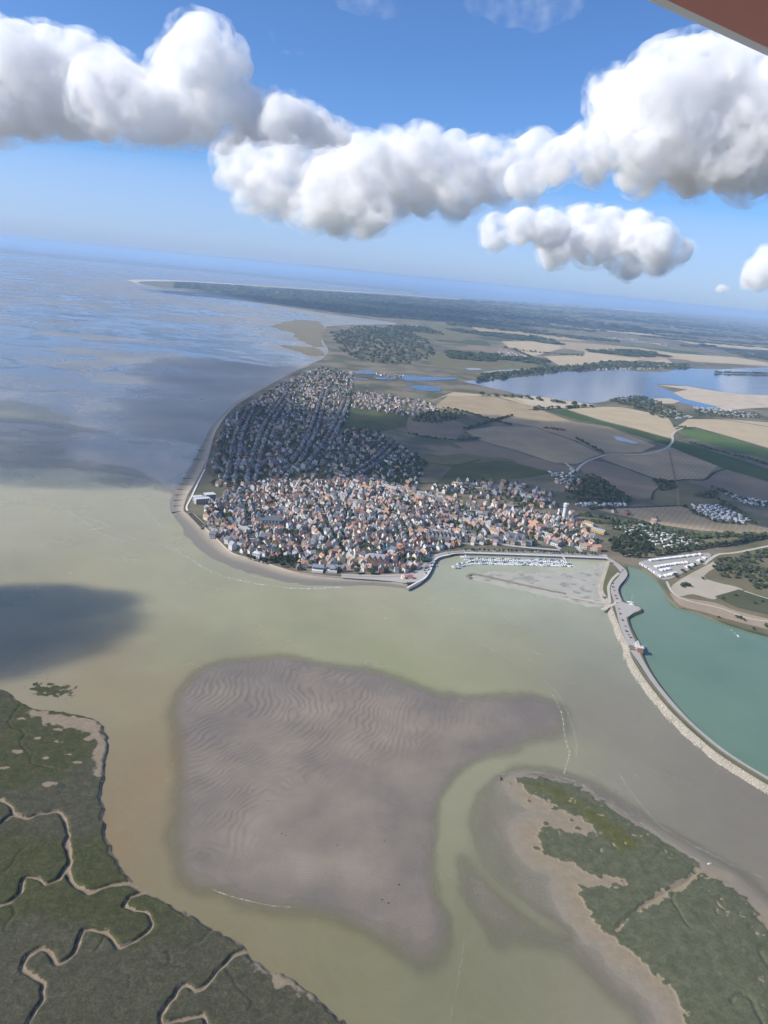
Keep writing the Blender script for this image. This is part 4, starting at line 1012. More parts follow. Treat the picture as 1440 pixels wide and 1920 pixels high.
# parapet along the dike road
PAR = smooth_line(GP([(1186,1230),(1214,1272),(1260,1328),(1328,1391),(1384,1431),(1470,1482)], DZ), n=5)
def wall_line(name, P, w, z0, z1, mat):
    T = np.gradient(P, axis=0); T /= np.linalg.norm(T, axis=1)[:, None] + 1e-9; Nn = np.stack([-T[:, 1], T[:, 0]], 1); n = len(P)
    V = np.concatenate([np.column_stack([P + Nn * s * w / 2, np.full(n, z)]) for s, z in ((1, z0), (1, z1), (-1, z1), (-1, z0))])
    F = [(r * n + i, r * n + i + 1, (r + 1) * n + i + 1, (r + 1) * n + i) for r in range(3) for i in range(n - 1)] + [(0, n, 2 * n, 3 * n), (4 * n - 1, 3 * n - 1, 2 * n - 1, n - 1)]
    return link(name, make_mesh(name, V, F, [mat]))
tag(wall_line('parapet_wall', PAR, 0.7, DZ, DZ + 1.2, mat_var('parapet_stone', (0.13, 0.12, 0.10), 0.2, 0.5)), 'long low dark parapet along the road on the dike', 'wall')

# harbour quay: sheer stone wall, coping and promenade
QP = smooth_line(GP([(1142,1047),(1100,1045),(1000,1041),(870,1037),(838,1041),(820,1046),(812,1056),(806,1070),(796,1084),(780,1093),(764,1102)], 3.4), n=5)
qy = tag(empty('quay_wall', (float(QP[0][0]), float(QP[0][1]), 0)), 'long stone quay wall round the harbour ending in a dark jetty', 'wall')
for nm, w, z0, z1, m, in (('wall_face', 2.2, -1.5, 3.3, STONE), ('coping', 3.0, 3.3, 3.75, WHITEC)):
    o = wall_line(nm, QP - QP[0] * 1.0, w, z0, z1, m); o.parent = qy
tag(sheet('promenade', np.concatenate([GP([(1140,1046),(1000,1040.5),(870,1036.5)], 3.5), GP([(868,1031),(1000,1034),(1138,1040)], 3.5)]), 3.55, PAVEM), kind='structure')
tag(sheet('jetty_square', GP([(760,1092),(782,1091),(797,1082),(806,1068),(813,1054),(822,1045),(840,1040),(838,1034),(815,1040),(800,1052),(785,1066),(770,1076),(700,1078),(640,1076),(640,1083),(700,1087)], 3.5), 3.56, PAVEM), kind='structure')
jt = tag(wall_line('jetty', smooth_line(GP([(800,1078),(784,1092),(763,1103)], 3.4), n=4), 6.5, -1.5, 3.0, STONE), 'short dark stone jetty curving out at the harbour mouth', 'jetty')
strip('quay_road', [(640,1079),(700,1081),(760,1079),(795,1062),(818,1043),(870,1033),(1000,1036.5),(1130,1042)], 6, 3.62, mat_var('quay_asphalt', (0.30, 0.285, 0.265), 0.1, 0.3))
# beach promenade wall
BW = smooth_line(GP([(762,1093.5),(700,1086),(620,1081),(560,1074),(520,1063),(488,1051),(462,1045),(436,1037),(415,1019),(398,1001),(380,986)], 3.0), n=4)
tag(wall_line('sea_wall', BW, 1.2, -0.3, 3.7, mat_var('beach_wall', (0.40, 0.35, 0.29), 0.2, 0.5)), 'long curved sea wall between the beach and the old town', 'wall')
tag(wall_line('sea_wall', smooth_line(GP([(352,958),(350,950),(358,934),(370,908),(384,880)], 3.2), n=5), 3.0, -0.3, 4.0, WHITEC), 'white concrete promenade wall on the west shore', 'wall')
tag(wall_line('sea_wall', smooth_line(GP([(384,878),(392,850),(402,815),(418,788),(440,764),(470,744),(520,718),(560,696)], 3.2), n=4), 2.5, -0.3, 4.0, mat_var('shore_wall', (0.36, 0.33, 0.29), 0.15, 0.4)), 'grey sea wall along the west shore beyond the white one', 'wall')
gr = [((346,958),(322,962)),((349,948),(326,950)),((352,938),(326,939)),((355,928),(328,929)),((359,918),(332,918)),((363,909),(336,908)),((368,898),(342,897)),((384,862),(362,862)),((390,845),(372,845)),((396,826),(384,826))]
for k, (a, b) in enumerate(gr):
    A, B = G(a[0], a[1], 1.0), G(b[0], b[1], 0.2)
    P = np.array([A + (B - A) * u for u in np.linspace(0, 1, 6)])
    g = tag(empty('groyne', (float(A[0]), float(A[1]), 0)), 'dark timber groyne running down the west beach', 'groyne', 'groynes on the west beach')
    rail = wall_line('rail', P - A, 0.5, 0.0, 1.7, TIMBER); rail.parent = g
    for u in np.linspace(0.02, 0.98, 7):
        q = (B - A) * u
        MB().cyl(q[0], q[1] , 0, 2.3, .28, .24, 6).build('post', [TIMBER], g)
# walled slipway and steps at the south-west corner
sl = tag(empty('slipway', tuple(G(374, 975, 2)) + (0.0,)), 'sunken rectangular enclosure with ribs beside the point of the beach', 'enclosure')
c0 = G(374, 975, 2); A = GP([(352,965),(361,962),(386,985),(377,991)], 3.3) - c0
for i in range(4):
    o = wall_line('wall', np.array([A[i] + (A[(i + 1) % 4] - A[i]) * u for u in (0, .5, 1)]), 1.0, 2.6, 4.6, STONE); o.parent = sl
link('pit_floor', make_mesh('pit_floor', [(p[0], p[1], 3.12) for p in A], [(0, 1, 2, 3)], [mat_var('pit_earth', (0.12, 0.10, 0.07), 0.3, 0.5)]), sl)
for u in np.linspace(0.1, 0.9, 9):
    a = A[0] + (A[3] - A[0]) * u; b = A[1] + (A[2] - A[1]) * u
    o = wall_line('rib', np.array([a, (a + b) / 2, b]), 0.5, 3.0, 3.9, TIMBER); o.parent = sl

# training wall of rocks in the harbour
BR = smooth_line(GP([(884,1084),(878,1080),(884,1076),(900,1078),(925,1084),(980,1096),(1030,1107),(1060,1113)], 1.0), n=6)
T = np.gradient(BR, axis=0); T /= np.linalg.norm(T, axis=1)[:, None]; N = np.stack([-T[:, 1], T[:, 0]], 1); n = len(BR)
prof = [(-7.5, -0.8), (-4.5, 0.6), (-1.6, 1.7), (1.6, 1.7), (4.5, 0.7), (7.5, -0.8)]
bw = tag(empty('breakwater', (float(BR[-1][0]), float(BR[-1][1]), 0)), 'low rubble breakwater pointing across the harbour below the moored boats', 'breakwater')
V = np.concatenate([np.column_stack([BR + N * k * 0.72 - BR[-1], np.full(n, z) + (vnoise(BR[:, 0] / 3, BR[:, 1] / 3 + k, 181) - .5) * .6]) for k, z in prof])
F = [(r * n + i, r * n + i + 1, (r + 1) * n + i + 1, (r + 1) * n + i) for r in range(5) for i in range(n - 1)]
link('mound', make_mesh('mound', V, F, [mat_var('weedy_rubble', (0.17, 0.15, 0.115), 0.35, 0.3, bump=.6)]), bw)
P = []; S = []
for i in range(n - 1):
    L = np.linalg.norm(BR[i + 1] - BR[i])
    for _ in range(int(L * 3.2)):
        u = rng.random(); k = rng.normal(0, 2.2); q = BR[i] * (1 - u) + BR[i + 1] * u + N[i] * k - BR[-1]
        P.append((q[0], q[1], 1.7 - abs(k) * 0.36)); S.append(rng.uniform(.3, .8))
tag(link('rubble', scatter_mesh('rubble', np.array(P), S, ROCKS, [mat_var('rubble_stone', (0.30, 0.265, 0.21), .35, .6)], rng), bw), kind='stuff')
# ------------------------------------------------------------------ the town
t = NT('town_yards'); a = t.noise(0.03, 5, 0.65); b = t.noise(0.4, 4)
c = t.ramp(a, [(0.32, (0.055, 0.062, 0.035)), (0.45, (0.13, 0.12, 0.085)), (0.58, (0.26, 0.24, 0.20)), (0.75, (0.33, 0.30, 0.26))])
t.color(t.mix(t.math('MULTIPLY', b, .3), c, (.09, .085, .07)))
YARDS = t.m
CORE = GP([(398,998),(384,978),(392,945),(440,915),(520,905),(640,905),(760,918),(850,938),(950,962),(1070,966),(1110,1000),(1124,1022),(1060,1024),(1000,1024),(870,1021),(812,1034),(800,1058),(770,1074),(640,1074),(560,1068),(520,1056),(490,1046),(440,1032)], LANDZ)
WESTS = GP([(398,915),(400,870),(412,815),(430,785),(458,764),(525,722),(600,690),(660,700),(664,740),(650,790),(590,870),(545,905),(450,912)], LANDZ)
MIDS = GP([(560,900),(600,862),(650,805),(710,812),(770,850),(790,890),(780,918),(640,903)], LANDZ)
EASTS = GP([(800,915),(880,900),(960,905),(1030,925),(1055,960),(950,958),(850,934)], LANDZ)
NORTHS = GP([(655,735),(700,738),(760,748),(815,760),(822,775),(760,780),(690,770),(655,762)], LANDZ)
tag(sheet('town_ground', CORE, LANDZ + 0.33, YARDS), kind='structure')
tag(sheet('town_ground', WESTS, LANDZ + 0.30, field_mat('garden_ground', (0.065, 0.080, 0.034), (0.19, 0.165, 0.11))), kind='structure')
tag(sheet('town_ground', MIDS, LANDZ + 0.31, MATS['garden_ground']), kind='structure')
STREETS = [[(470,915),(455,929),(460,950),(467,976),(471,1000),(474,1022)], [(487,915),(510,938),(545,962),(575,984)], [(575,984),(600,1000),(622,1020)], [(592,940),(604,960),(612,980),(622,1000),(634,1020),(648,1040),(664,1054),(672,1068)], [(545,908),(600,932),(660,946),(720,962),(745,970)], [(745,970),(756,985),(762,1003),(770,1020)], [(640,905),(700,935),(745,968)], [(745,970),(800,962),(860,955),(920,962)], [(440,985),(500,992),(560,985)],
           [(918,950),(950,968),(990,992),(1030,1015),(1050,1030)], [(1000,960),(1040,990),(1070,1015),(1090,1035)], [(860,1000),(900,1012),(960,1024),(1050,1032)], [(780,985),(830,975),(880,985),(930,1000)], [(480,1030),(530,1020),(580,1010),(622,1020)], [(622,1020),(680,1012),(740,1005),(762,1003)], [(575,880),(600,850),(630,800),(650,750)], [(470,905),(480,860),(500,800),(540,740)], [(430,905),(440,860),(450,810),(470,770)], [(520,905),(560,860),(590,800),(610,730)], [(650,900),(700,870),(740,830)], [(820,925),(880,915),(950,920),(1020,945)], [(740,1040),(790,1030),(830,1015)],
           [(660,745),(720,752),(800,765)], [(600,990),(660,985),(720,985),(756,985)], [(500,950),(545,940),(592,940)], [(410,960),(440,955),(462,960)], [(690,1045),(720,1035),(740,1040)], [(800,1000),(850,1015)], [(700,880),(740,905),(790,925)], [(640,900),(690,905),(760,925),(850,945)], [(560,760),(610,770),(640,790)], [(440,830),(500,830),(560,825)], [(420,870),(480,875),(560,870)]]
SW = [smooth_line(GP(s, LANDZ), n=3) for s in STREETS]
for s in SW: strip('street', s, 7.5 if s[0][1] < 1650 else 5.0, LANDZ + 0.62, mat_var('street_paving', (0.40, 0.38, 0.35), .12, .3), n=1, world=True)
rng = np.random.default_rng(2024); R2 = random.Random(7)
class Grid:
    def __init__(s, c): s.c = c; s.d = {}
    def near(s, x, y, r):
        k = int(r / s.c) + 1; i, j = int(x // s.c), int(y // s.c)
        for a in range(i - k, i + k + 1):
            for b in range(j - k, j + k + 1):
                for (px, py, pr) in s.d.get((a, b), ()):
                    if (px - x) ** 2 + (py - y) ** 2 < (r + pr) ** 2: return True
        return False
    def add(s, x, y, r): s.d.setdefault((int(x // s.c), int(y // s.c)), []).append((x, y, r))
OCC = Grid(12.0)
# places kept for the landmark buildings: px, py, radius in metres
KEEP = [(507,984,22),(965,1014,22),(925,1016,10),(830,1010,28),(705,1056,24),(733,1028,10),(482,1046,9),(436,1026,14),(400,1010,12),(385,938,24),(600,1068,18),(640,1064,12),(1005,988,22),(1117,1000,18),(1105,1028,18),(1057,975,9),(462,992,12),(662,1050,12),(670,1074,10),(700,1076,8),(540,1058,16),(730,868,18),(800,1062,16),(545,1003,13),(690,1030,12),(762,1052,12),(600,1040,9),(895,998,15),(855,985,12),(1032,1000,10),(652,962,10),(425,972,14),(940,985,13),(1060,1005,11),(870,955,12),(990,1008,8),(580,955,9),(770,950,11)]
for (px, py, r) in KEEP:
    q = G(px, py, LANDZ); OCC.add(q[0], q[1], r)
HOUSES = []   # x, y, angle, kind
def allowed(x, y, polys):
    X, Y = np.array([x]), np.array([y])
    return any(inside(X, Y, p)[0] for p in polys)
ALLP = [CORE, WESTS, MIDS, EASTS, NORTHS]
def dense(P, step=3.0):
    out = []
    for p, q in zip(P[:-1], P[1:]):
        n = max(1, int(np.linalg.norm(q - p) / step)); out += [p + (q - p) * k / n for k in range(n)]
    return np.array(out)
SD_ = [dense(q) for q in SW]
SPTS = np.concatenate(SD_); SDIR = np.concatenate([np.gradient(q, axis=0) for q in SD_])
for s in SW:
    for a, b in zip(s[:-1], s[1:]):
        d = b - a; L = np.linalg.norm(d); d = d / L; nn = np.array([-d[1], d[0]])
        k = 0.0
        while k < L - 2:
            for sd in (1, -1):
                if R2.random() < (0.10 if s[0][1] < 1650 else 0.80): continue
                off = 8.4 + R2.uniform(-0.3, 0.6)
                jj = 0.0 if s[0][1] < 1650 else 3.2
                q = a + d * (k + 4.2) + nn * sd * off + np.array([R2.gauss(0, jj), R2.gauss(0, jj)])
                if allowed(q[0], q[1], ALLP) and ((SPTS - q) ** 2).sum(1).min() > 42 and not OCC.near(q[0], q[1], 3.5):
                    HOUSES.append([q[0], q[1], math.atan2(d[1], d[0]) + R2.gauss(0, .03 + jj * .12), R2.choice([0, 0, 1, 2, 2])]); OCC.add(q[0], q[1], 3.7)
            k += R2.uniform(7.6, 10.5)
def fill(poly, tries, r, kinds, jit, prob=1.0):
    x0, x1, y0, y1 = box_of(poly, 0)
    xs = rng.uniform(x0, x1, tries); ys = rng.uniform(y0, y1, tries)
    m = inside(xs, ys, poly)
    for x, y in zip(xs[m], ys[m]):
        if OCC.near(x, y, r): continue
        dd = (SPTS[:, 0] - x) ** 2 + (SPTS[:, 1] - y) ** 2; i = int(dd.argmin())
        if dd[i] < 70: continue
        a = math.atan2(SDIR[i][1], SDIR[i][0]) + R2.choice([0, 0, math.pi / 2]) + R2.gauss(0, jit)
        OCC.add(x, y, r)
        if R2.random() < prob * (0.66 if x > 130 and poly is CORE else 1.0): HOUSES.append([x, y, a, R2.choice(kinds)])
fill(CORE, 18000, 4.6, [0, 0, 1, 1, 2, 3, 4], 0.1, 0.93)
fill(MIDS, 5000, 8.4, [0, 0, 1, 3, 4], 0.25, 0.75)
fill(WESTS, 9000, 7.2, [0, 1, 3, 3, 4], 0.3, 0.72)
fill(EASTS, 4000, 10, [0, 1, 3, 4], 0.3, 0.75)
fill(NORTHS, 3000, 9.5, [0, 1, 3], 0.3, 0.8)
for pts, nh in (([(1035,690),(1100,681),(1200,682),(1290,687),(1200,694),(1100,694)], 150), ([(930,655),(960,660),(1010,676),(1000,680),(940,668)], 25), ([(1180,640),(1260,645),(1250,650)], 20), ([(1120,632),(1200,636),(1180,640)], 18), ([(700,700),(760,706),(740,712)], 16), ([(1040,905),(1085,902),(1090,920),(1050,925)], 16), ([(1150,960),(1230,975),(1225,985),(1150,972)], 10), ([(1240,560+20),(1400,597)], 0)):
    if nh: fill(GP(pts, LANDZ), nh * 14, 11, [0, 1, 3], .4, .8)
ROOFS = {n: mat_var(n, c, 0.22, 0.9) for n, c in (('orange_tile', (0.38, 0.225, 0.155)), ('faded_red_tile', (0.31, 0.20, 0.155)), ('brown_tile', (0.19, 0.135, 0.105)), ('slate', (0.145, 0.155, 0.175)), ('pale_slate', (0.30, 0.30, 0.305)), ('dark_slate', (0.085, 0.09, 0.10)))}
WALLS = {n: mat_var(n, c, 0.08, 0.6) for n, c in (('white_render', (0.66, 0.64, 0.60)), ('cream_render', (0.66, 0.58, 0.44)), ('brick_front', (0.33, 0.17, 0.12)), ('grey_render', (0.38, 0.365, 0.34)))}
PANE = NT('window_glass').color((0.03, 0.035, 0.04)).rough(0.15, 0.5).m
BRICKC = mat_var('chimney_brick', (0.27, 0.14, 0.10), .2, 1.0)
DIMS = {0: (8.6, 8.2, 5.2, 8.9), 1: (11.5, 8.4, 4.2, 7.9), 2: (8.4, 8.8, 7.6, 11.4), 3: (10.5, 9.5, 5.4, 9.0), 4: (7.6, 10.5, 5.4, 9.4)}
def windows(mb, w, d, h, m=1, sx=2.2, floors=None):
    fl = floors or max(1, int(h / 2.6))
    for f in range(fl):
        z = 0.9 + f * (h / fl)
        for sgn in (-1, 1):
            n = max(2, int(w / sx))
            for k in range(n):
                x = -w / 2 + w * (k + .5) / n; y = sgn * (d / 2 + 0.03)
                v = [(x - .5, y, z), (x + .5, y, z), (x + .5, y, z + 1.35), (x - .5, y, z + 1.35)]
                mb.add(v, [(0, 1, 2, 3) if sgn < 0 else (3, 2, 1, 0)], m)
            n = max(1, int(d / 3.4))
            for k in range(n):
                y = -d / 2 + d * (k + .5) / n; x = sgn * (w / 2 + 0.03)
                v = [(x, y - .45, z), (x, y + .45, z), (x, y + .45, z + 1.3), (x, y - .45, z + 1.3)]
                mb.add(v, [(0, 1, 2, 3) if sgn > 0 else (3, 2, 1, 0)], m)
def house_pieces(kind, wm=0, rm=0, glass=1, cm=0):
    w, d, e, r = DIMS[kind]
    wall, roof, chim = MB(), MB(), MB()
    if kind == 3:
        wall.box(-w / 2, w / 2, -d / 2, d / 2, -0.3, e, wm); roof.hip(-w / 2, w / 2, -d / 2, d / 2, e, r, .45, rm)
    elif kind == 4:
        wall.gable_wall(-w / 2, w / 2, -d / 2, d / 2, -0.3, e, r - .02, 'y', wm); roof.gable(-w / 2, w / 2, -d / 2, d / 2, e, r, 'y', .3, .2, rm)
        roof.gable(-w / 2 - 1.2, -w / 2 + 2.2, -1.6, 1.6, e + .6, e + 2.4, 'x', .15, .15, rm)
    else:
        wall.gable_wall(-w / 2, w / 2, -d / 2, d / 2, -0.3, e, r - .02, 'x', wm); roof.gable(-w / 2, w / 2, -d / 2, d / 2, e, r, 'x', .3, .2, rm)
        if kind in (1, 2):                      # a dormer
            wall.box(-1.1, 1.1, -d / 2 - .1, -d / 2 + 2.2, e + .1, e + 1.5, wm); roof.gable(-1.1, 1.1, -d / 2 - .1, -d / 2 + 2.4, e + 1.5, e + 2.3, 'y', .15, .12, rm)
    windows(wall, w, d, e, glass)
    cx = w / 2 - 0.7 if kind != 4 else 0.0
    chim.box(cx - .45, cx + .45, -.35 if kind != 4 else d / 2 - 1.2, .35 if kind != 4 else d / 2 - .5, r - 1.6, r + 1.1, cm)
    return wall, roof, chim
PIECES = {k: house_pieces(k) for k in DIMS}
WMESH = {k: PIECES[k][0].mesh('wall', [WALLS['white_render'], PANE]) for k in DIMS}
RMESH = {k: PIECES[k][1].mesh('roof', [ROOFS['slate']]) for k in DIMS}
CMESH = {k: PIECES[k][2].mesh('chimney', [BRICKC]) for k in DIMS}
def put(name, me, parent, mat):
    o = link(name, me, parent); o.material_slots[0].link = 'OBJECT'; o.material_slots[0].material = mat; return o
RN = {'orange_tile': 'orange tiled', 'faded_red_tile': 'faded red tiled', 'brown_tile': 'brown tiled', 'slate': 'blue-grey slate', 'pale_slate': 'pale grey slate', 'dark_slate': 'dark slate'}
WN = {'white_render': 'white', 'cream_render': 'cream', 'brick_front': 'brick', 'grey_render': 'grey'}
KN = {0: 'small', 1: 'long low', 2: 'tall narrow', 3: 'hip-roofed', 4: 'gable-fronted'}
def pick(seq): return R2.choices([a for a, _ in seq], [b for _, b in seq])[0]
HP = to_px([(q[0], q[1], 6) for q in HOUSES])
order = sorted(range(len(HOUSES)), key=lambda i: math.hypot(HOUSES[i][0], HOUSES[i][1]) + (0 if -10 < HP[i][0] < 1450 else 1e6))
big = MB(); far_mats = list(ROOFS.values()) + list(WALLS.values()) + [PANE, BRICKC]
rk, wk = list(ROOFS), list(WALLS)
VV = {k: [np.array(p.v) for p in PIECES[k]] for k in DIMS}
bV, bF, bM = [], [], []; base = 0
def district(px, py):
    if px < 560 and py > 1008: return 'above the curved beach'
    if px > 800 and py > 975: return 'behind the harbour quay'
    if px > 560 and py > 1030: return 'near the harbour mouth'
    if px < 470: return 'by the west shore'
    if py > 985: return 'in the lower old town'
    return 'in the upper old town'
for rank, i in enumerate(order):
    x, y, a, kind = HOUSES[i]; px, py = HP[i]
    red = 0.24 if py > 900 else 0.16
    rm = pick([('orange_tile', red * .55), ('faded_red_tile', red * .75), ('brown_tile', .12), ('slate', .26), ('pale_slate', .24), ('dark_slate', .10)])
    wm = pick([('white_render', .40), ('cream_render', .22), ('brick_front', .16), ('grey_render', .22)])
    sc = R2.uniform(0.76, 0.98) * R2.choice([.72, .9, 1, 1, 1.3])
    if rank < 300:
        e = empty('house', (x, y, LANDZ + 0.33), a)
        e.scale = (sc, sc * R2.uniform(.92, 1.06), R2.uniform(.9, 1.12))
        tag(e, '%s %s house with %s roof %s' % (KN[kind], WN[wm], RN[rm], district(px, py)), 'house', 'houses of the town')
        put('wall', WMESH[kind], e, WALLS[wm]); r = put('roof', RMESH[kind], e, ROOFS[rm]); link('chimney', CMESH[kind], r)
    else:
        c, s = math.cos(a) * sc, math.sin(a) * sc; zz = R2.uniform(.9, 1.12)
        for pi, p in enumerate(PIECES[kind]):
            v = VV[kind][pi]
            w = np.column_stack([v[:, 0] * c - v[:, 1] * s + x, v[:, 0] * s + v[:, 1] * c + y, v[:, 2] * zz + LANDZ + .33])
            mi = {0: [6 + wk.index(wm), 10], 1: [rk.index(rm)], 2: [11]}[pi]
            bV.append(w); bF += [tuple(q + base for q in f) for f in p.f]; bM += [mi[m] for m in p.m]; base += len(v)
if bV:
    tag(link('distant_houses', make_mesh('distant_houses', np.concatenate(bV), bF, far_mats, bM)), kind='stuff', label='mass of small houses filling the rest of the town')

# ------------------------------------------------------------------ landmark buildings
def at(px, py, z=LANDZ + .33): 
    q = G(px, py, z); return (float(q[0]), float(q[1]), z)
def ang(p, q):
    a, b = G(*p, LANDZ), G(*q, LANDZ); return math.atan2(b[1] - a[1], b[0] - a[0])
def building(name, label, px, py, rz, cat='building'):
    return tag(empty(name, at(px, py), rz), label, cat)
def win_parts(parent, w, d, h, floors, n, x=0.0, y=0.0, side='-y', wd=1.2, ht=1.7, z0=0.9, glass=None):
    for f in range(floors):
        z = z0 + f * h / floors
        for k in range(n):
            u = -w / 2 + w * (k + .5) / n
            if side == '-y': b = MB().box(x + u - wd / 2, x + u + wd / 2, y - d / 2 - .08, y - d / 2 - .02, z, z + ht, 0, True)
            else: b = MB().box(x - w / 2 - .08 if False else x - d / 2 - .08, x - d / 2 - .02, y + u - wd / 2, y + u + wd / 2, z, z + ht, 0, True)
            b.build('window', [PANE], parent)
WR, CR, BRK, GRR = WALLS['white_render'], WALLS['cream_render'], WALLS['brick_front'], WALLS['grey_render']
SL, PSL, DSL, OT, RT = ROOFS['slate'], ROOFS['pale_slate'], ROOFS['dark_slate'], ROOFS['orange_tile'], ROOFS['faded_red_tile']
FLATR = mat_var('flat_roof', (0.55, 0.54, 0.52), .1, .3)
# church: nave, gabled aisle bays, stubby tower
b = building('church', 'long grey slate-roofed church with a row of gabled side bays and a square tower', 507, 984, ang((480,984),(540,986)), 'church')
MB().gable_wall(-17, 17, -6.5, 6.5, -.3, 10, 16, 'x').build('wall', [GRR], b); MB().gable(-17, 17, -6.5, 6.5, 10, 16, 'x', .4, .3).build('roof', [SL], b)
for k in range(6):
    x = -14 + k * 5.4
    MB().gable_wall(x - 2.4, x + 2.4, -11, -6.4, -.3, 6, 9.4, 'y').build('side_bay', [CR], b); MB().gable(x - 2.4, x + 2.4, -11, -5, 6, 9.4, 'y', .2, .25).build('bay_roof', [SL], b)
    MB().box(x - .6, x + .6, -11.08, -11.02, 2, 6, 0, True).build('window', [PANE], b)
tw = MB().box(-23, -17, -3.2, 3.2, -.3, 19); tw.build('tower', [GRR], b); MB().hip(-23, -17, -3.2, 3.2, 19, 24, .3).build('tower_roof', [SL], b)
# water tower
b = building('water_tower', 'pale cylindrical water tower standing above the trees and roofs', 1057, 974, 0, 'water tower')
conc = mat_var('tower_concrete', (0.56, 0.56, 0.54), .1, .2)
MB().cyl(0, 0, -.3, 24, 4.6, 3.9, 24, 0, False).build('shaft', [conc], b, smooth=True)
hd = MB().cyl(0, 0, 24, 26, 3.9, 4.9, 24, 0, False); hd.cyl(0, 0, 26, 31, 4.9, 4.9, 24); hd.build('tank', [mat_var('tower_head', (.50, .52, .54), .08, .3)], b)
MB().cyl(0, 0, 31, 32.2, 5.2, 5.2, 24).build('rim', [conc], b); MB().cyl(0, 0, 32.2, 33.6, 2.0, 1.6, 12).build('lantern', [conc], b)
for k in range(6):
    MB().box(-.35, .35, -4.62 + .02 * k, -4.2, 3 + k * 3.3, 4.4 + k * 3.3, 0, True).build('window', [PANE], b)
# villa hotel on the harbour
b = building('villa_hotel', 'large pale villa with many blue slate gables facing the marina', 965, 1016, ang((935,1016),(1000,1019)))
MB().box(-19, 19, -7, 7, -.3, 9).build('wall', [WR], b); MB().hip(-19, 19, -7, 7, 9, 16, .5).build('roof', [SL], b)
for x in (-14, 0, 13):
    MB().gable_wall(x - 4, x + 4, -9.5, -5, -.3, 9, 15, 'y').build('gable_bay', [WR], b); MB().gable(x - 4, x + 4, -9.5, 0, 9, 15, 'y', .5, .25).build('gable_roof', [SL], b)
    win_parts(b, 7, 19, 9, 3, 2, x, 0)
for x in (-7, 7): win_parts(b, 5, 14, 9, 3, 2, x, 0)
for x in (-16, -5, 6, 17): MB().box(x - .6, x + .6, 1, 2.2, 13, 18).build('chimney', [BRICKC], b)
b = building('villa', 'white villa with steep dark slate gable left of the big villa hotel', 925, 1017, ang((900,1016),(945,1018)), 'house')
MB().gable_wall(-7, 7, -6, 6, -.3, 7, 14, 'y').build('wall', [WR], b); MB().gable(-7, 7, -6, 6, 7, 14, 'y', .6, .3).build('roof', [DSL], b); win_parts(b, 11, 12, 7, 2, 4)
MB().gable_wall(5, 13, -4, 5, -.3, 6, 11, 'x').build('wing_wall', [CR], b); MB().gable(5, 13, -4, 5, 6, 11, 'x', .4, .3).build('wing_roof', [SL], b)
# row of gabled holiday flats
b = building('terrace_block', 'long grey apartment block with a sawtooth row of steep gables near the quay', 832, 1011, ang((800,1008),(870,1016)))
MB().box(-30, 30, -5, 7, -.3, 7).build('wall', [GRR], b); MB().gable(-30, 30, -5, 7, 7, 13, 'x', .3, .3).build('roof', [SL], b)
for k in range(9):
    x = -26.5 + k * 6.6
    MB().gable_wall(x - 2.6, x + 2.6, -7.5, -4.9, -.3, 8, 13, 'y').build('gable_bay', [CR if k % 2 else GRR], b); MB().gable(x - 2.6, x + 2.6, -7.5, 0, 8, 13, 'y', .2, .2).build('gable_roof', [DSL if k % 3 else SL], b)
    win_parts(b, 4.6, 15, 8, 3, 2, x, 0, wd=.9)
# seafront hotel
b = building('seafront_hotel', 'large grey-roofed hotel with brick gables and a pale ground floor by the harbour mouth', 706, 1058, ang((680,1056),(735,1062)))
MB().box(-18, 18, -8, 9, -.3, 10).build('wall', [CR], b); MB().hip(-18, 18, -8, 9, 10, 17, .5).build('roof', [PSL], b)
for x in (-12, -4, 4, 12):
    MB().gable_wall(x - 2.8, x + 2.8, -9.6, -7.9, 3.4, 10.5, 15, 'y').build('gable_bay', [BRK], b); MB().gable(x - 2.8, x + 2.8, -9.6, -2, 10.5, 15, 'y', .25, .2).build('gable_roof', [ROOFS['brown_tile']], b)
    win_parts(b, 4.8, 19.2, 6.5, 2, 2, x, 0, wd=1.0, z0=4.4)
MB().box(-19, 16, -13, -9.62, -.3, 3.4).build('veranda', [WR], b); win_parts(b, 34, 26, 3, 1, 12, -1.5, 0, wd=1.8, ht=1.7)
MB().gable_wall(-28, -18.05, -7, 5, -.3, 6, 10, 'x').build('annexe_wall', [CR], b); MB().gable(-28, -18.05, -7, 5, 6, 10, 'x', .3, .25).build('annexe_roof', [OT], b)
# blue gable
b = building('painted_house', 'house with a bright turquoise painted gable and dark roof', 733, 1030, ang((715,1030),(750,1030)), 'house')
MB().gable_wall(-8, 8, -5, 5, -.3, 6, 11, 'x').build('wall', [GRR], b); MB().gable(-8, 8, -5, 5, 6, 11, 'x', .1, .25).build('roof', [DSL], b)
link('painted_gable', make_mesh('painted_gable', [(-8.06, 5, 0), (-8.06, -5, 0), (-8.06, -5, 6), (-8.06, 0, 10.9), (-8.06, 5, 6)], [(0, 1, 2, 3, 4)][::-1], [mat_var('turquoise_paint', (0.10, 0.42, 0.52), .2, .5)]), b)
link('painted_gable', make_mesh('painted_front', [(-8, -5.06, 0), (-3, -5.06, 0), (-3, -5.06, 6), (-8, -5.06, 6)], [(0, 1, 2, 3)], [MATS['turquoise_paint']]), b)
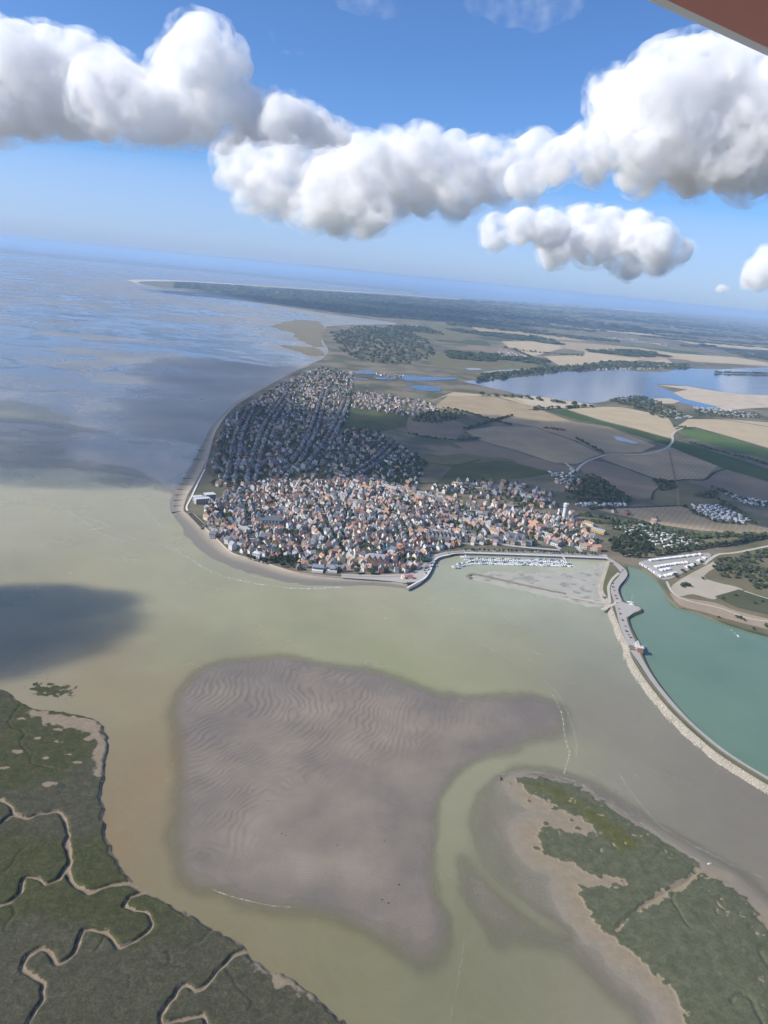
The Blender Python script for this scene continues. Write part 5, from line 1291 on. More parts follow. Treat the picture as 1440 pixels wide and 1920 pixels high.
# white cube villa over the beach
b = building('white_villa', 'bright white square villa with rows of dark windows above the beach wall', 482, 1048, ang((470,1046),(495,1051)), 'house')
MB().box(-5.5, 5.5, -5, 5, -.3, 10).build('wall', [WR], b); MB().hip(-5.5, 5.5, -5, 5, 10, 11.5, .5).build('roof', [FLATR], b); win_parts(b, 10, 10, 10, 3, 3, wd=1.5, ht=1.9); win_parts(b, 9, 11, 10, 3, 2, side='x', wd=1.3, ht=1.9)
for k, (px, py, w, d, h, lab) in enumerate([(436,1030,9,9,12,'tall white seafront house with grey mansard at the bend of the beach wall'), (428,1018,8,10,10,'white gabled house just inland of the tall white seafront house'), (449,1028,8,8,8,'small pale house between the white seafront house and the beach garden'), (400,1006,10,12,8,'grey house at the west end of the beach wall')]):
    b = building('seafront_house', lab, px, py, ang((420,1020),(450,1036)) + .2 * k, 'house')
    MB().gable_wall(-w / 2, w / 2, -d / 2, d / 2, -.3, h - 3, h + 1, 'x').build('wall', [[WR, WR, CR, GRR][k]], b); MB().gable(-w / 2, w / 2, -d / 2, d / 2, h - 3, h + 1, 'x', .3, .25).build('roof', [[PSL, SL, PSL, SL][k]], b); win_parts(b, w - 1, d, h - 3, 3, 3, wd=1.1)
# modern blocks on the west shore
b = building('modern_centre', 'cluster of flat-roofed blocks with blue-grey facades beside the white promenade wall', 386, 940, ang((360,938),(410,934)))
for (x, y, w, d, h, m) in ((-10, -8, 26, 10, 9, GRR), (10, 8, 18, 14, 11, mat_var('blue_cladding', (.20, .25, .31), .1, .3)), (-12, 8, 16, 10, 8, mat_var('blue_cladding', (.20, .25, .31)))):
    MB().box(x - w / 2, x + w / 2, y - d / 2, y + d / 2, -.3, h).build('block', [m], b); MB().box(x - w / 2 - .4, x + w / 2 + .4, y - d / 2 - .4, y + d / 2 + .4, h, h + .6, 0, True).build('flat_roof', [FLATR], b)
    win_parts(b, w - 1, d, h, 3, max(3, int(w / 4)), x, y, wd=2.0)
# glass-fronted building by the beach
for px, lab in ((596, 'white flat-roofed restaurant with dark glazed front behind the beach wall'), (622, 'second flat-roofed glazed block, between the white restaurant and the street end')):
    b = building('beach_restaurant', lab, px, 1069, ang((575,1066),(630,1071)))
    MB().box(-8, 8, -5, 6, -.3, 6.4).build('wall', [WR if px < 600 else GRR], b); MB().box(-8.5, 8.5, -7, 6.4, 6.4, 7.0, 0, True).build('flat_roof', [mat_var('blue_slate_flat', (.22, .24, .29), .1)], b)
    for z in (.6, 3.7):
        for k in range(5): MB().box(-7.4 + k * 3, -4.9 + k * 3, -5.1, -5.02, z, z + 2.1, 0, True).build('window', [PANE], b)
    MB().box(-8, 8, -10, -5.12, -.3, 3.0).build('terrace', [WR], b)
b = building('yellow_hall', 'yellow-fronted hall at the foot of the street near the beach', 660, 1052, ang((640,1040),(672,1062)))
MB().gable_wall(-14, 8, -4.5, 4.5, -.3, 6, 9.5, 'x').build('wall', [mat_var('pale_yellow', (.68, .60, .38), .06)], b); MB().gable(-14, 8, -4.5, 4.5, 6, 9.5, 'x', .3, .25).build('roof', [PSL], b); win_parts(b, 20, 9, 6, 2, 8, -3, 0)
# red-roofed complex by the avenue
b = building('red_roofed_hotel', 'cluster of bright red-tiled roofs in the avenue leading up from the marina', 1003, 990, ang((975,975),(1030,1006)))
for (x, y, w, d, e, r, ax) in ((-8, 0, 20, 10, 6, 10, 'x'), (9, 2, 10, 18, 7, 11, 'y'), (-14, 12, 14, 9, 5, 9, 'x'), (4, -11, 12, 8, 5, 8.5, 'x')):
    MB().gable_wall(x - w / 2, x + w / 2, y - d / 2, y + d / 2, -.3, e, r, ax).build('wall', [CR], b); MB().gable(x - w / 2, x + w / 2, y - d / 2, y + d / 2, e, r, ax, .4, .3).build('roof', [OT], b); win_parts(b, w - 1, d, e, 2, max(2, int(w / 3)), x, y)
b = building('orange_terrace', 'block of stepped orange-roofed houses near the corner of the harbour', 1106, 1030, ang((1080,1026),(1130,1034)))
for k in range(6):
    x = -15 + k * 6; h = 6 + (k * 7 % 3)
    MB().gable_wall(x - 3, x + 2.96, -5, 5, -.3, h, h + 3.4, 'x').build('wall', [WALLS[wk[k % 3]]], b); MB().gable(x - 3, x + 2.96, -5, 5, h, h + 3.4, 'x', .0, .25).build('roof', [OT if k % 3 else RT], b); win_parts(b, 5.4, 10, h, 2, 2, x, 0)
for px, py, lab, m, rm, w, d in ((1122, 998, 'long yellow warehouse with grey roof beside the trees', mat_var('ochre_wall', (.52, .38, .16), .1), PSL, 26, 11), (1104, 985, 'red-roofed warehouse behind the yellow one', CR, RT, 20, 9), (1040, 1022, 'white town house row end on the quay avenue', WR, SL, 14, 9), (460, 996, 'wide grey roofed hall in front of the church', GRR, PSL, 20, 11), (452, 982, 'long dark-roofed hall beside the church tower', GRR, SL, 18, 9), (728, 870, 'white flat school block with long windows beyond the old town', WR, FLATR, 24, 10), (664, 905, 'low white sheds in a row at the edge of the upper town', WR, FLATR, 26, 7), (420, 1000, 'pale stone house set back from the west end of the beach', CR, PSL, 12, 9)):
    b = building('hall', lab, px, py, ang((px - 20, py - 6), (px + 20, py + 6)))
    MB().gable_wall(-w / 2, w / 2, -d / 2, d / 2, -.3, 5, 7.6, 'x').build('wall', [m], b); MB().gable(-w / 2, w / 2, -d / 2, d / 2, 5, 7.6, 'x', .3, .25).build('roof', [rm], b); win_parts(b, w - 1, d, 5, 1, int(w / 3.5), wd=1.6)
b = building('carousel_kiosk', 'red striped kiosk on the square at the root of the jetty', 757, 1084, .2, 'kiosk')
MB().cyl(0, 0, -.3, 3.2, 4, 4, 12, 0).build('wall', [CR], b)
for k in range(12):
    a0, a1 = 2 * math.pi * k / 12, 2 * math.pi * (k + 1) / 12
    link('roof_panel', make_mesh('roof_panel', [(5 * math.cos(a0), 5 * math.sin(a0), 3.1), (5 * math.cos(a1), 5 * math.sin(a1), 3.1), (0, 0, 6), (0, 0, 3.3)], [(0, 1, 2), (1, 0, 3)], [mat_var('red_canvas', (.45, .08, .06), .1) if k % 2 else WR]), b)
MB().box(5, 13, -3, 3, -.3, 3).build('annexe_wall', [CR], b); MB().gable(5, 13, -3, 3, 3, 5, 'x', .2, .2).build('annexe_roof', [mat_var('red_canvas', (.45, .08, .06))], b)
# sluice gatehouse on the dike
b = tag(empty('sluice_gatehouse', at(1197, 1216, DZ + .2), ang((1190,1200),(1200,1226))), 'small sluice house with grey roof on the dike over the channel', 'sluice')
MB().box(-9, 9, -3, 3, -1.5, 4.6).build('wall', [CR], b); MB().gable(-9, 9, -3, 3, 4.6, 6.6, 'x', .3, .25).build('roof', [PSL], b); MB().box(5, 11.5, -3.6, 3.6, -1.5, 6).build('lift_tower', [BRK], b); MB().box(4.6, 11.9, -4, 4, 6, 6.5, 0, True).build('tower_roof', [FLATR], b); win_parts(b, 13, 6, 4, 1, 4, -2, 0)
b = tag(empty('sluice_pier', at(1184, 1216, DZ + .2), ang((1190,1200),(1200,1226))), 'pair of stone sluice piers on the seaward side of the dike road', 'sluice')
for x in (-3.5, 3.5): MB().box(x - 1.2, x + 1.2, -3, 3, -5, 2.6).build('pier', [STONE], b)
MB().box(-2.25, 2.25, -1.5, 1.5, -5, 1.0).build('gate', [TIMBER], b)
# ------------------------------------------------------------------ trees
rng = np.random.default_rng(99)
def leaf_mat(name, c, var=0.35):
    t = NT(name); n = t.noise(0.5, 3)
    r = t.rand()
    lo, hi = tuple(x * (1 - var) for x in c), tuple(x * (1 + var) for x in c)
    t.color(t.mix(t.math('ADD', t.math('MULTIPLY', n, .7), t.math('MULTIPLY', r, .3)), lo, hi)).rough(.8, .15)
    return t.m
LEAF = [leaf_mat('dark_leaves', (0.036, 0.052, 0.022)), leaf_mat('green_leaves', (0.058, 0.080, 0.030)), leaf_mat('willow_leaves', (0.085, 0.098, 0.055))]
BARK = mat_var('bark', (0.10, 0.08, 0.06), .2, 1.5)
def crown_mesh(name, seed, n, size, mat, tall=1.0):
    """leaf clumps spread through a lobed volume about one unit in radius"""
    r = np.random.default_rng(seed)
    lobes = [(np.array([0, 0, 0.0]), 0.72)] + [(np.array([r.uniform(-.55, .55), r.uniform(-.55, .55), r.uniform(-.35, .55)]), r.uniform(.32, .55)) for _ in range(6)]
    V = []; F = []; b = 0
    for k in range(n):
        c, R = lobes[r.integers(len(lobes))]
        d = r.normal(size=3); d /= np.linalg.norm(d)
        p = c + d * R * r.uniform(.72, 1.06); p[2] *= tall
        nrm = d + r.normal(size=3) * .45; nrm /= np.linalg.norm(nrm)
        u = np.cross(nrm, r.normal(size=3)); u /= np.linalg.norm(u); w = np.cross(nrm, u)
        s = size * r.uniform(.6, 1.3)
        q = [p + u * s, p + (u * .3 + w) * s * .9 + nrm * s * .15, p - u * s * .9, p - (w + u * .2) * s]
        V += q; F.append((b, b + 1, b + 2, b + 3)); b += 4
    return make_mesh(name, V, F, [mat])
CROWNS = [crown_mesh('crown', 300 + k, 150, 0.26, LEAF[k % 3], 1.0 if k % 2 else 1.15) for k in range(9)]
def trunk_mesh():
    m = MB(); m.cyl(0, 0, -.3, 1.0, .10, .06, 7, 0, False)
    for a in (0.3, 2.4, 4.6):
        v = [(.04, 0, .7), (-.02, .035, .7), (-.02, -.035, .7), (.38 * math.cos(a), .38 * math.sin(a), 1.25)]
        m.add(v, [(0, 1, 3), (1, 2, 3), (2, 0, 3)])
    return m.mesh('trunk', [BARK])
TRUNK = trunk_mesh()
def tree(x, y, z, r, h, label, group, kind=None, name='tree'):
    e = tag(empty(name, (x, y, z), random.Random(int(x * 7 + y * 13)).uniform(0, 6.28)), label, 'tree', group)
    tr = link('trunk', TRUNK, e); tr.scale = (h * .5, h * .5, h * .62)
    k = rng.integers(9) if kind is None else rng.choice([i for i in range(9) if i % 3 == kind])
    cr = link('crown', CROWNS[k], e, (0, 0, h * .58)); cr.scale = (r, r, h * .48)
    return e
NTREE = [0]
def along(pts, step, jit, z=LANDZ + .3):
    P = GP(pts, z); out = []
    for a, b in zip(P[:-1], P[1:]):
        L = np.linalg.norm(b - a); n = max(1, int(L / step))
        for k in range(n): out.append(a + (b - a) * (k + rng.uniform(.2, .8)) / n + rng.normal(size=2) * jit)
    return out
def scatter(pts, n, r, z=LANDZ + .3):
    P = GP(pts, z); x0, x1, y0, y1 = box_of(P, 0); g = Grid(max(r, 3)); out = []
    xs, ys = rng.uniform(x0, x1, n * 30), rng.uniform(y0, y1, n * 30); m = inside(xs, ys, P)
    for x, y in zip(xs[m], ys[m]):
        if not g.near(x, y, r):
            g.add(x, y, r); out.append(np.array([x, y]))
            if len(out) >= n: break
    return out
def spot(p): return to_px([(p[0], p[1], LANDZ)])[0]
def WIL(p):
    x, y = spot(p)
    return '%s willow bush on the heath, %s' % ('grey-green' if x < 1400 else 'dense grey-green', 'along the pale track' if y < 1050 else 'in the middle thicket' if y < 1075 else 'above the green hollow' if x < 1410 else 'at the photo edge above the green hollow')
def GRV(p):
    x, y = spot(p)
    return 'big dark tree in the grove by the campervan park, %s' % ('on its marina side' if x < 1165 else 'on its side towards the campervans' if y > 1030 else 'at its back towards the caravans')
# clipped row on the harbour promenade
for k, p in enumerate(along([(868,1033.2),(1000,1036.2),(1120,1041)], 8.0, .15, 3.5)):
    tree(p[0], p[1], 3.55, 2.4, 5.4, 'small clipped round tree in the row along the harbour promenade', 'promenade trees', 1)
for p in scatter([(1142,1018),(1185,1000),(1212,1008),(1226,1030),(1215,1046),(1180,1050),(1150,1042)], 52, 3.6):
    tree(p[0], p[1], LANDZ + .2, rng.uniform(4.5, 6.5), rng.uniform(9, 13), GRV(p), 'grove by the campervan park', rng.choice([0, 0, 1]))
for p in along([(1228,1042),(1262,1036),(1300,1030),(1330,1026),(1370,1022),(1400,1014),(1440,1008)], 5.5, 1.6):
    tree(p[0], p[1], LANDZ + .2, rng.uniform(3.5, 5.5), rng.uniform(7, 11), 'dark tree in the belt behind the campervan park', 'tree belt behind the campervan park')
for p in scatter([(1342,1052),(1372,1046),(1440,1030),(1440,1046),(1405,1062),(1440,1072),(1440,1108),(1412,1106),(1388,1086),(1360,1076),(1338,1064)], 78, 3.2):
    tree(p[0], p[1], LANDZ + .4, rng.uniform(3.8, 6.2), rng.uniform(4.5, 8), WIL(p), 'willow bushes on the heath', rng.choice([2, 2, 1]), 'bush')
for (px, py, r) in ((1284,1098,5),(1278,1100,4),(1292,1099,4),(1318,1086,3),(1338,1064,4),(1345,1070,4.5),(1352,1080,4),(1362,1082,4.5),(1358,1077,4),(1265,1078,3.5),(1280,1072,4),(1292,1066,4),(1302,1060,3.5),(1268,1082,3.5),(1315,1055,3.5),(1354,1122,2.8),(1378,1117,3),(1415,1132,3),(1428,1128,3.2),(1388,1160,3.6),(1380,1158,3),(1395,1164,2.6),(1347,1158,2.2),(1412,1180,2.5),(1436,1176,4)):
    q = G(px, py, LANDZ + .6); tree(q[0], q[1], LANDZ + .6, r, r * 1.25, 'low bush scattered by the tracks on the lagoon shore', 'bushes by the lagoon tracks', 1, 'bush')
for (px, py, r, h, lab) in ((668,1076,6,8,'broad olive tree on the sea front before the yellow hall'), (697,1076,7,8,'wider olive tree on the sea front left of the hotel'), (404,960,6,9,'dark tree at the west end of the beach gardens'), (396,962,5,8,'second dark tree by the sunken enclosure'), (412,964,5,8,'third dark tree by the sunken enclosure')):
    q = G(px, py, LANDZ + .3); tree(q[0], q[1], LANDZ + .3, r, h, lab, None, 1 if r > 5.5 else 0)
for p in scatter([(498,1048),(520,1040),(560,1046),(572,1062),(545,1068),(515,1060)], 26, 3.0):
    tree(p[0], p[1], LANDZ + .3, rng.uniform(3, 5), rng.uniform(6, 10), 'dark tree in the wooded garden above the beach', 'wooded garden above the beach', 0)
for p in along([(466,1046),(478,1050)], 4, 1) + along([(488,1052),(500,1058)], 4, 1):
    tree(p[0], p[1], LANDZ + .3, 3.4, 7, 'dark tree beside the bright white square villa', 'trees round the white villa', 0)
# everything farther: hedges, gardens and woods as one mass of leaf clumps
mass = []     # x, y, radius, height
def add(ps, r0, r1, hf=1.0):
    for p in ps:
        r = rng.uniform(r0, r1); mass.append((p[0], p[1], r, r * rng.uniform(1.2, 1.8) * hf))
for pts in ([(1100,978),(1150,982),(1200,992),(1260,1000),(1310,1004),(1360,1006)], [(1060,962),(1100,968),(1150,975),(1210,985)], [(1310,1003),(1380,1003),(1440,1006)], [(1105,955),(1150,953)], [(1330,925),(1352,940),(1410,978),(1418,982)], [(1285,950),(1300,962),(1340,978),(1400,984)], [(1335,915),(1360,925),(1400,940),(1440,948)], [(1290,830),(1350,848),(1400,860),(1440,872)], [(1300,805),(1262,800)], [(1080,822),(1130,850)], [(760,812),(800,822),(860,826),(900,822)], [(870,805),(905,795),(960,780)], [(830,765),(870,772),(930,790),(960,798)], [(1020,803),(1060,808)], [(1340,948),(1360,945)]):
    add(along(pts, 6, 2.0), 2.0, 5.5)
add(along([(1300,1009),(1440,1004)], 3, 3), 3, 5)
add(scatter([(1075,900),(1110,890),(1180,935),(1180,945),(1110,945),(1060,935)], 150, 4), 4, 6.5)
add(scatter([(1225,900),(1262,905),(1268,915),(1240,920)], 45, 3.5), 3.5, 5.5)
add(scatter([(1300,930),(1330,920),(1350,932),(1330,938)], 14, 4), 4, 6)
add(scatter([(1140,990),(1200,978),(1290,1005),(1330,1022),(1250,1030),(1180,1000)], 170, 4), 3, 5)
add(scatter([(730,880),(780,855),(800,870),(770,905),(745,905)], 70, 5), 4, 6)
add(scatter([(650,820),(700,818),(740,840),(720,860)], 40, 6), 3, 5)
add(scatter([(455,775),(500,770),(520,785),(470,800)], 70, 5), 4, 6)
add(scatter([(790,775),(840,772),(880,782),(820,795),(770,790)], 90, 6), 4, 7)
for poly, n, r in ((WESTS, 1900, 1.9), (MIDS, 600, 2.2), (EASTS, 330, 3.0), (CORE, 950, 1.4), (NORTHS, 200, 4)):
    x0, x1, y0, y1 = box_of(poly, 0); k = 0
    xs, ys = rng.uniform(x0, x1, n * 8), rng.uniform(y0, y1, n * 8); m = inside(xs, ys, poly)
    for x, y in zip(xs[m], ys[m]):
        if not OCC.near(x, y, r):
            OCC.add(x, y, r); mass.append((x, y, rng.uniform(1.4, 3.2) * rng.choice([.7, 1, 1, 1.6, 2.0]), rng.uniform(3, 10))); k += 1
            if k >= n: break
for (px, py, r) in KEEP[-15:]:
    q = G(px, py, LANDZ)
    for _ in range(int(r * .7)):
        aa, rr = rng.uniform(0, 6.28), r * math.sqrt(rng.random()); mass.append((q[0] + rr * math.cos(aa), q[1] + rr * math.sin(aa), rng.uniform(2.2, 4.5), rng.uniform(4.5, 9)))
add(scatter([(880,715),(950,708),(1050,696),(1150,692),(1050,688),(930,700)], 260, 10), 8, 14, .7)
add(scatter([(1040,690),(1150,678),(1290,684),(1290,692),(1150,690)], 260, 10), 8, 14, .7)
add(scatter([(1140,752),(1200,742),(1260,765),(1290,785),(1240,785),(1180,762)], 140, 7), 6, 10, .8)
add(scatter([(1300,768),(1420,778),(1430,786),(1310,780)], 70, 9), 5, 8, .8)
add(along([(1340,700),(1440,702)], 15, 4), 10, 15, .7); add(along([(900,704),(1040,694)], 16, 6), 8, 13, .7)
for pts in ([(940,652),(990,660),(1040,664),(1090,668)], [(960,655),(1000,672),(1030,690)], [(1080,692),(1160,690)], [(900,742),(960,745),(1100,762)], [(990,768),(1110,763)]):
    add(along(pts, 22, 5), 7, 12, .8)
# the great wood and the wooded plain beyond it: larger, sparser clumps
far = []
PX = rng.uniform(330, 1500, 30000); PY = rng.uniform(530, 690, 30000)
dirs = (RCAM @ np.stack([PX - 720, 960 - PY, np.full(30000, -1440.0)])).T
ok = dirs[:, 2] < -1e-3
PX, PY, dirs = PX[ok], PY[ok], dirs[ok]
tt = (3.0 - EYE) / dirs[:, 2]; QX, QY = dirs[:, 0] * tt, dirs[:, 1] * tt
top = np.interp(PX, [275, 330, 420, 560, 720, 900, 1100], [525, 526, 531, 541, 551, 564, 577])
f = fbm(QX / 900, QY / 420, 4, 201)
dark = (PX < 900) & (top - 4 < PY) & (PY > top + 3) & (PY < np.interp(PX, [345, 420, 480, 560, 620, 700, 860], [543, 552, 563, 576, 586, 596, 607]) - 3)
plain = (PX > 840) & (PY > 560 + (PX - 840) * .055) & (f > 0.56)
coast = (PX > 860) & (PY < 612 + (PX - 860) * .035) & (f > 0.44)
for i in np.nonzero((dark | plain | coast) & (QY > 0) & (QY < 30000))[0]:
    far.append((QX[i], QY[i], rng.uniform(18, 34) * (QY[i] / 9000 + .45), rng.uniform(9, 16)))
far = [p for p, ok in zip(far, on_land(np.array([p[0] for p in far]), np.array([p[1] for p in far]), 40) & ~inside(np.array([p[0] for p in far]), np.array([p[1] for p in far]), LAKE)) if ok]
def clumps(n, seed, size):
    r = np.random.default_rng(seed); V = []; F = []
    for k in range(n):
        d = r.normal(size=3); d[2] = abs(d[2]) * .9 + .05; d /= np.linalg.norm(d)
        p = d * r.uniform(.7, 1.0); nrm = d + r.normal(size=3) * .4; nrm /= np.linalg.norm(nrm)
        u = np.cross(nrm, r.normal(size=3)); u /= np.linalg.norm(u); w = np.cross(nrm, u); s = size * r.uniform(.7, 1.2)
        b = 4 * k; V += [p + u * s, p + w * s, p - u * s, p - w * s]; F.append((b, b + 1, b + 2, b + 3))
    return np.array(V), np.array(F)
def wood(name, items, protos, label, mats):
    V = []; F = []; M = []; b = 0
    for (x, y, r, h) in items:
        v, f = protos[rng.integers(len(protos))]
        V.append(v * np.array([r, r, h * .62]) + np.array([x, y, LANDZ + h * .38])); F.append(f + b); b += len(v); M.append(np.full(len(f), rng.integers(len(mats))))
    return tag(link(name, make_mesh(name, np.concatenate(V), np.concatenate(F), mats, np.concatenate(M))), label, kind='stuff')
mass, keepm = [], mass
add(scatter([(620,625),(680,612),(760,618),(800,640),(820,668),(760,685),(690,680),(640,660)], 560, 13), 7, 15, .7)
add(scatter([(720,612),(800,615),(830,628),(760,622)], 150, 12), 9, 16, .8)
wood('dune_wood', mass, [clumps(26, 480 + k, .45) for k in range(8)], 'loose green wood on the dunes behind the bay', [LEAF[2], LEAF[1], LEAF[2]])
mass = keepm
wood('garden_trees', mass, [clumps(34, 400 + k, .42) for k in range(8)], 'trees of gardens, hedges and small woods', LEAF)
for pts in ([(350,543),(420,548),(560,556),(720,566),(880,577),(870,606),(700,594),(620,585),(560,575),(480,562),(420,551)],):
    tag(sheet('shaded_wood_floor', GP(pts, LANDZ + 1.2), LANDZ + 1.2, field_mat('shaded_wood_floor', (0.030, 0.040, 0.020), (0.048, 0.058, 0.030))), kind='structure')  # dark sheet added under the trees, cloud shade put into its colour
wood('distant_wood', far, [clumps(14, 440 + k, .6) for k in range(8)], 'dark woodland spread over the far plain', [LEAF[0], LEAF[0], LEAF[1]])
print('INFO trees', len(mass), 'far', len(far), 'houses', len(HOUSES))

# ------------------------------------------------------------------ campervans, caravans, cars
GEL = mat_var('white_gelcoat', (0.78, 0.78, 0.76), .03, .5, .35, .4)
TYRE = mat_var('tyre_rubber', (0.03, 0.03, 0.03), .1, 2)
def van_mesh():
    m = MB(); m.box(-3.4, 1.9, -1.15, 1.15, .5, 2.95, 0, True)
    v = [(1.9, -1.1, .5), (3.5, -1.0, .5), (3.5, 1.0, .5), (1.9, 1.1, .5), (1.9, -1.1, 2.1), (2.7, -.95, 1.95), (2.7, .95, 1.95), (1.9, 1.1, 2.1), (3.5, -1.0, 1.2), (3.5, 1.0, 1.2)]
    m.add(v, [(0, 1, 8, 5, 4), (2, 3, 7, 6, 9), (1, 2, 9, 8), (4, 5, 6, 7), (8, 9, 6, 5)], [0, 0, 0, 0, 1])
    m.add([(1.9, -1.15, 2.1), (1.9, 1.15, 2.1), (2.6, .9, 2.35), (2.6, -.9, 2.35), (1.9, 1.15, 2.95), (1.9, -1.15, 2.95)], [(0, 3, 2, 1), (3, 5, 4, 2), (0, 5, 3), (1, 2, 4)], 0)
    for y in (-1.17, 1.17): m.box(-2.4, -1.2, y - .01, y + .01, 1.5, 2.2, 1, True); m.box(.2, 1.2, y - .01, y + .01, 1.5, 2.2, 1, True)
    m.box(-1.2, -.4, -.4, .4, 2.95, 3.1, 1)
    for x in (-2.2, 2.5):
        for y in (-1.02, 1.02):
            v = []; 
            for yy in (y - .12, y + .12):
                for k in range(8): v.append((x + .36 * math.cos(k * .785), yy, .36 + .36 * math.sin(k * .785)))
            m.add(v, [tuple(range(8))[::-1], tuple(range(8, 16))] + [(k, (k + 1) % 8, 8 + (k + 1) % 8, 8 + k) for k in range(8)], 2)
    return m.mesh('campervan', [GEL, PANE, TYRE])
VAN = van_mesh()
tag(sheet('car_park', smooth_line(GP([(1198,1054),(1216,1049),(1270,1043),(1328,1036),(1330,1046),(1304,1061),(1270,1080),(1244,1087),(1222,1074),(1198,1054)], LANDZ + .62), n=2), LANDZ + .62, mat_var('gravel_lot', (.34, .315, .28), .12, .3)), kind='structure')
rows = [([(1214,1052),(1266,1046),(1322,1039)], 'back row under the trees', 4.0), ([(1201,1058),(1220,1069),(1243,1084)], 'curved front row along the lagoon', 4.0), ([(1225,1064.5),(1272,1057)], 'long middle row', 4.0), ([(1237,1070.5),(1256,1067)], 'short middle row', 4.0), ([(1246,1080.5),(1268,1075)], 'row at the near corner', 4.0), ([(1284,1066),(1300,1059)], 'row beside the bushes', 4.0), ([(1308,1053),(1322,1046)], 'row at the far gate', 4.0), ([(1274,1057),(1288,1055)], 'small block in the middle', 4.0)]
for pts, lab, step in rows:
    for p in along(pts, step, .2, LANDZ + .62):
        if rng.random() < .12: continue
        A = GP(pts, LANDZ); d = A[1] - A[0]
        tag(link('campervan', VAN, None, (p[0], p[1], LANDZ + .63), math.atan2(d[1], d[0]) + math.pi / 2 + rng.normal() * .06), 'white campervan in the %s of the campervan park' % lab, 'campervan', 'campervans in the park')
def home_mesh():
    m = MB(); m.box(-4, 4, -1.9, 1.9, .4, 2.9, 0, True); m.gable(-4, 4, -1.9, 1.9, 2.9, 3.5, 'x', .25, .12, 1)
    for x in (-2.6, 0, 2.6): m.box(x - .6, x + .6, -1.93, -1.9, 1.3, 2.3, 2, True)
    m.box(-4.4, 4.4, -3.6, -1.95, .1, .4, 3)
    return m.mesh('caravan', [mat_var('caravan_white', (.66, .65, .61), .06), mat_var('caravan_roof', (.52, .52, .51), .1), PANE, TIMBER])
HOME = home_mesh()
for pts, n, r, lab in (([(1150,990),(1200,985),(1290,1012),(1320,1024),(1250,1030),(1190,1006)], 110, 4.6, 'static caravan among trees behind the campervan park'), ([(1292,948),(1345,948),(1412,978),(1390,984),(1330,974)], 120, 5.0, 'static caravan in the dense square campsite inside the fields'), ([(1358,926),(1440,942),(1440,950),(1400,946)], 30, 4.6, 'caravan in the line of caravans at the field edge'), ([(1080,944),(1175,946),(1178,950),(1082,950)], 22, 5, 'caravan in the row beside the water tower'), ([(1030,885),(1070,880),(1092,905),(1050,910)], 24, 6, 'pale shed or caravan in the yard at the end of the meadow')):
    for p in scatter(pts, n, r):
        tag(link('caravan', HOME, None, (p[0], p[1], LANDZ + .6), rng.choice([.4, .4, 1.9]) + rng.normal() * .15), lab, 'caravan', lab.split(' ', 1)[0] + ' ' + ' '.join(lab.split(' ')[1:4]))
# more caravans far off by the lake: too small to tell apart
P = [p for pts, n in (([(1240,772),(1262,770),(1300,784),(1270,786)], 60), ([(1300,764),(1350,766),(1420,778),(1410,784),(1320,774)], 90)) for p in scatter(pts, n, 7)]
bV = []; bF = []; bM = []; base = 0; hv = np.array([v.co[:] for v in HOME.vertices]); hf = [tuple(p.vertices) for p in HOME.polygons]; hm = [p.material_index for p in HOME.polygons]
for p in P:
    bV.append(hv * 1.15 + np.array([p[0], p[1], LANDZ + .6])); bF += [tuple(i + base for i in f) for f in hf]; bM += hm; base += len(hv)
tag(link('distant_caravans', make_mesh('distant_caravans', np.concatenate(bV), bF, list(HOME.materials), bM)), 'far caravan sites beside the lake', kind='stuff')
def car_mesh():
    m = MB()
    sec = [(-2.1, .45, .85), (-2.0, .9, .95), (-1.2, 1.0, .8), (.9, 1.0, .8), (1.9, .8, .85), (2.1, .5, .8)]
    m.add([(-2.1, -.85, .35), (2.1, -.85, .35), (2.1, .85, .35), (-2.1, .85, .35), (-2.1, -.85, .85), (-.0, -.9, .95), (2.1, -.8, .75), (2.1, .8, .75), (0, .9, .95), (-2.1, .85, .85)], [(0, 1, 6, 5, 4), (2, 3, 9, 8, 7), (1, 2, 7, 6), (3, 0, 4, 9), (4, 5, 8, 9), (5, 6, 7, 8)], 0)
    m.add([(-1.9, -.8, .86), (.95, -.82, .93), (.95, .82, .93), (-1.9, .8, .86), (-1.35, -.65, 1.45), (.15, -.66, 1.48), (.15, .66, 1.48), (-1.35, .65, 1.45)], [(0, 1, 5, 4), (2, 3, 7, 6), (1, 2, 6, 5), (3, 0, 4, 7), (4, 5, 6, 7)], [1, 1, 1, 1, 0])
    for x in (-1.3, 1.35):
        for y in (-.8, .8):
            v = []
            for yy in (y - .1, y + .1):
                for k in range(8): v.append((x + .33 * math.cos(k * .785), yy, .33 + .33 * math.sin(k * .785)))
            m.add(v, [tuple(range(8))[::-1], tuple(range(8, 16))] + [(k, (k + 1) % 8, 8 + (k + 1) % 8, 8 + k) for k in range(8)], 2)
    return m.mesh('car', [GEL, PANE, TYRE])
CAR = car_mesh()
def paint(n, c): return mat_var('car_paint_' + n, c, .03, .5, .3, .5)
PAINTS = {'white': paint('white', (.7, .7, .7)), 'dark blue': paint('blue', (.03, .045, .10)), 'black': paint('black', (.02, .02, .022)), 'silver': paint('silver', (.42, .43, .45)), 'red': paint('red', (.35, .03, .03)), 'grey': paint('grey', (.14, .145, .15))}
def car(px, py, z, a, colr, label):
    q = G(px, py, z); o = link('car', CAR, None, (q[0], q[1], z), a); o.material_slots[0].link = 'OBJECT'; o.material_slots[0].material = PAINTS[colr]
    return tag(o, label, 'car', 'cars on the dike and quay')
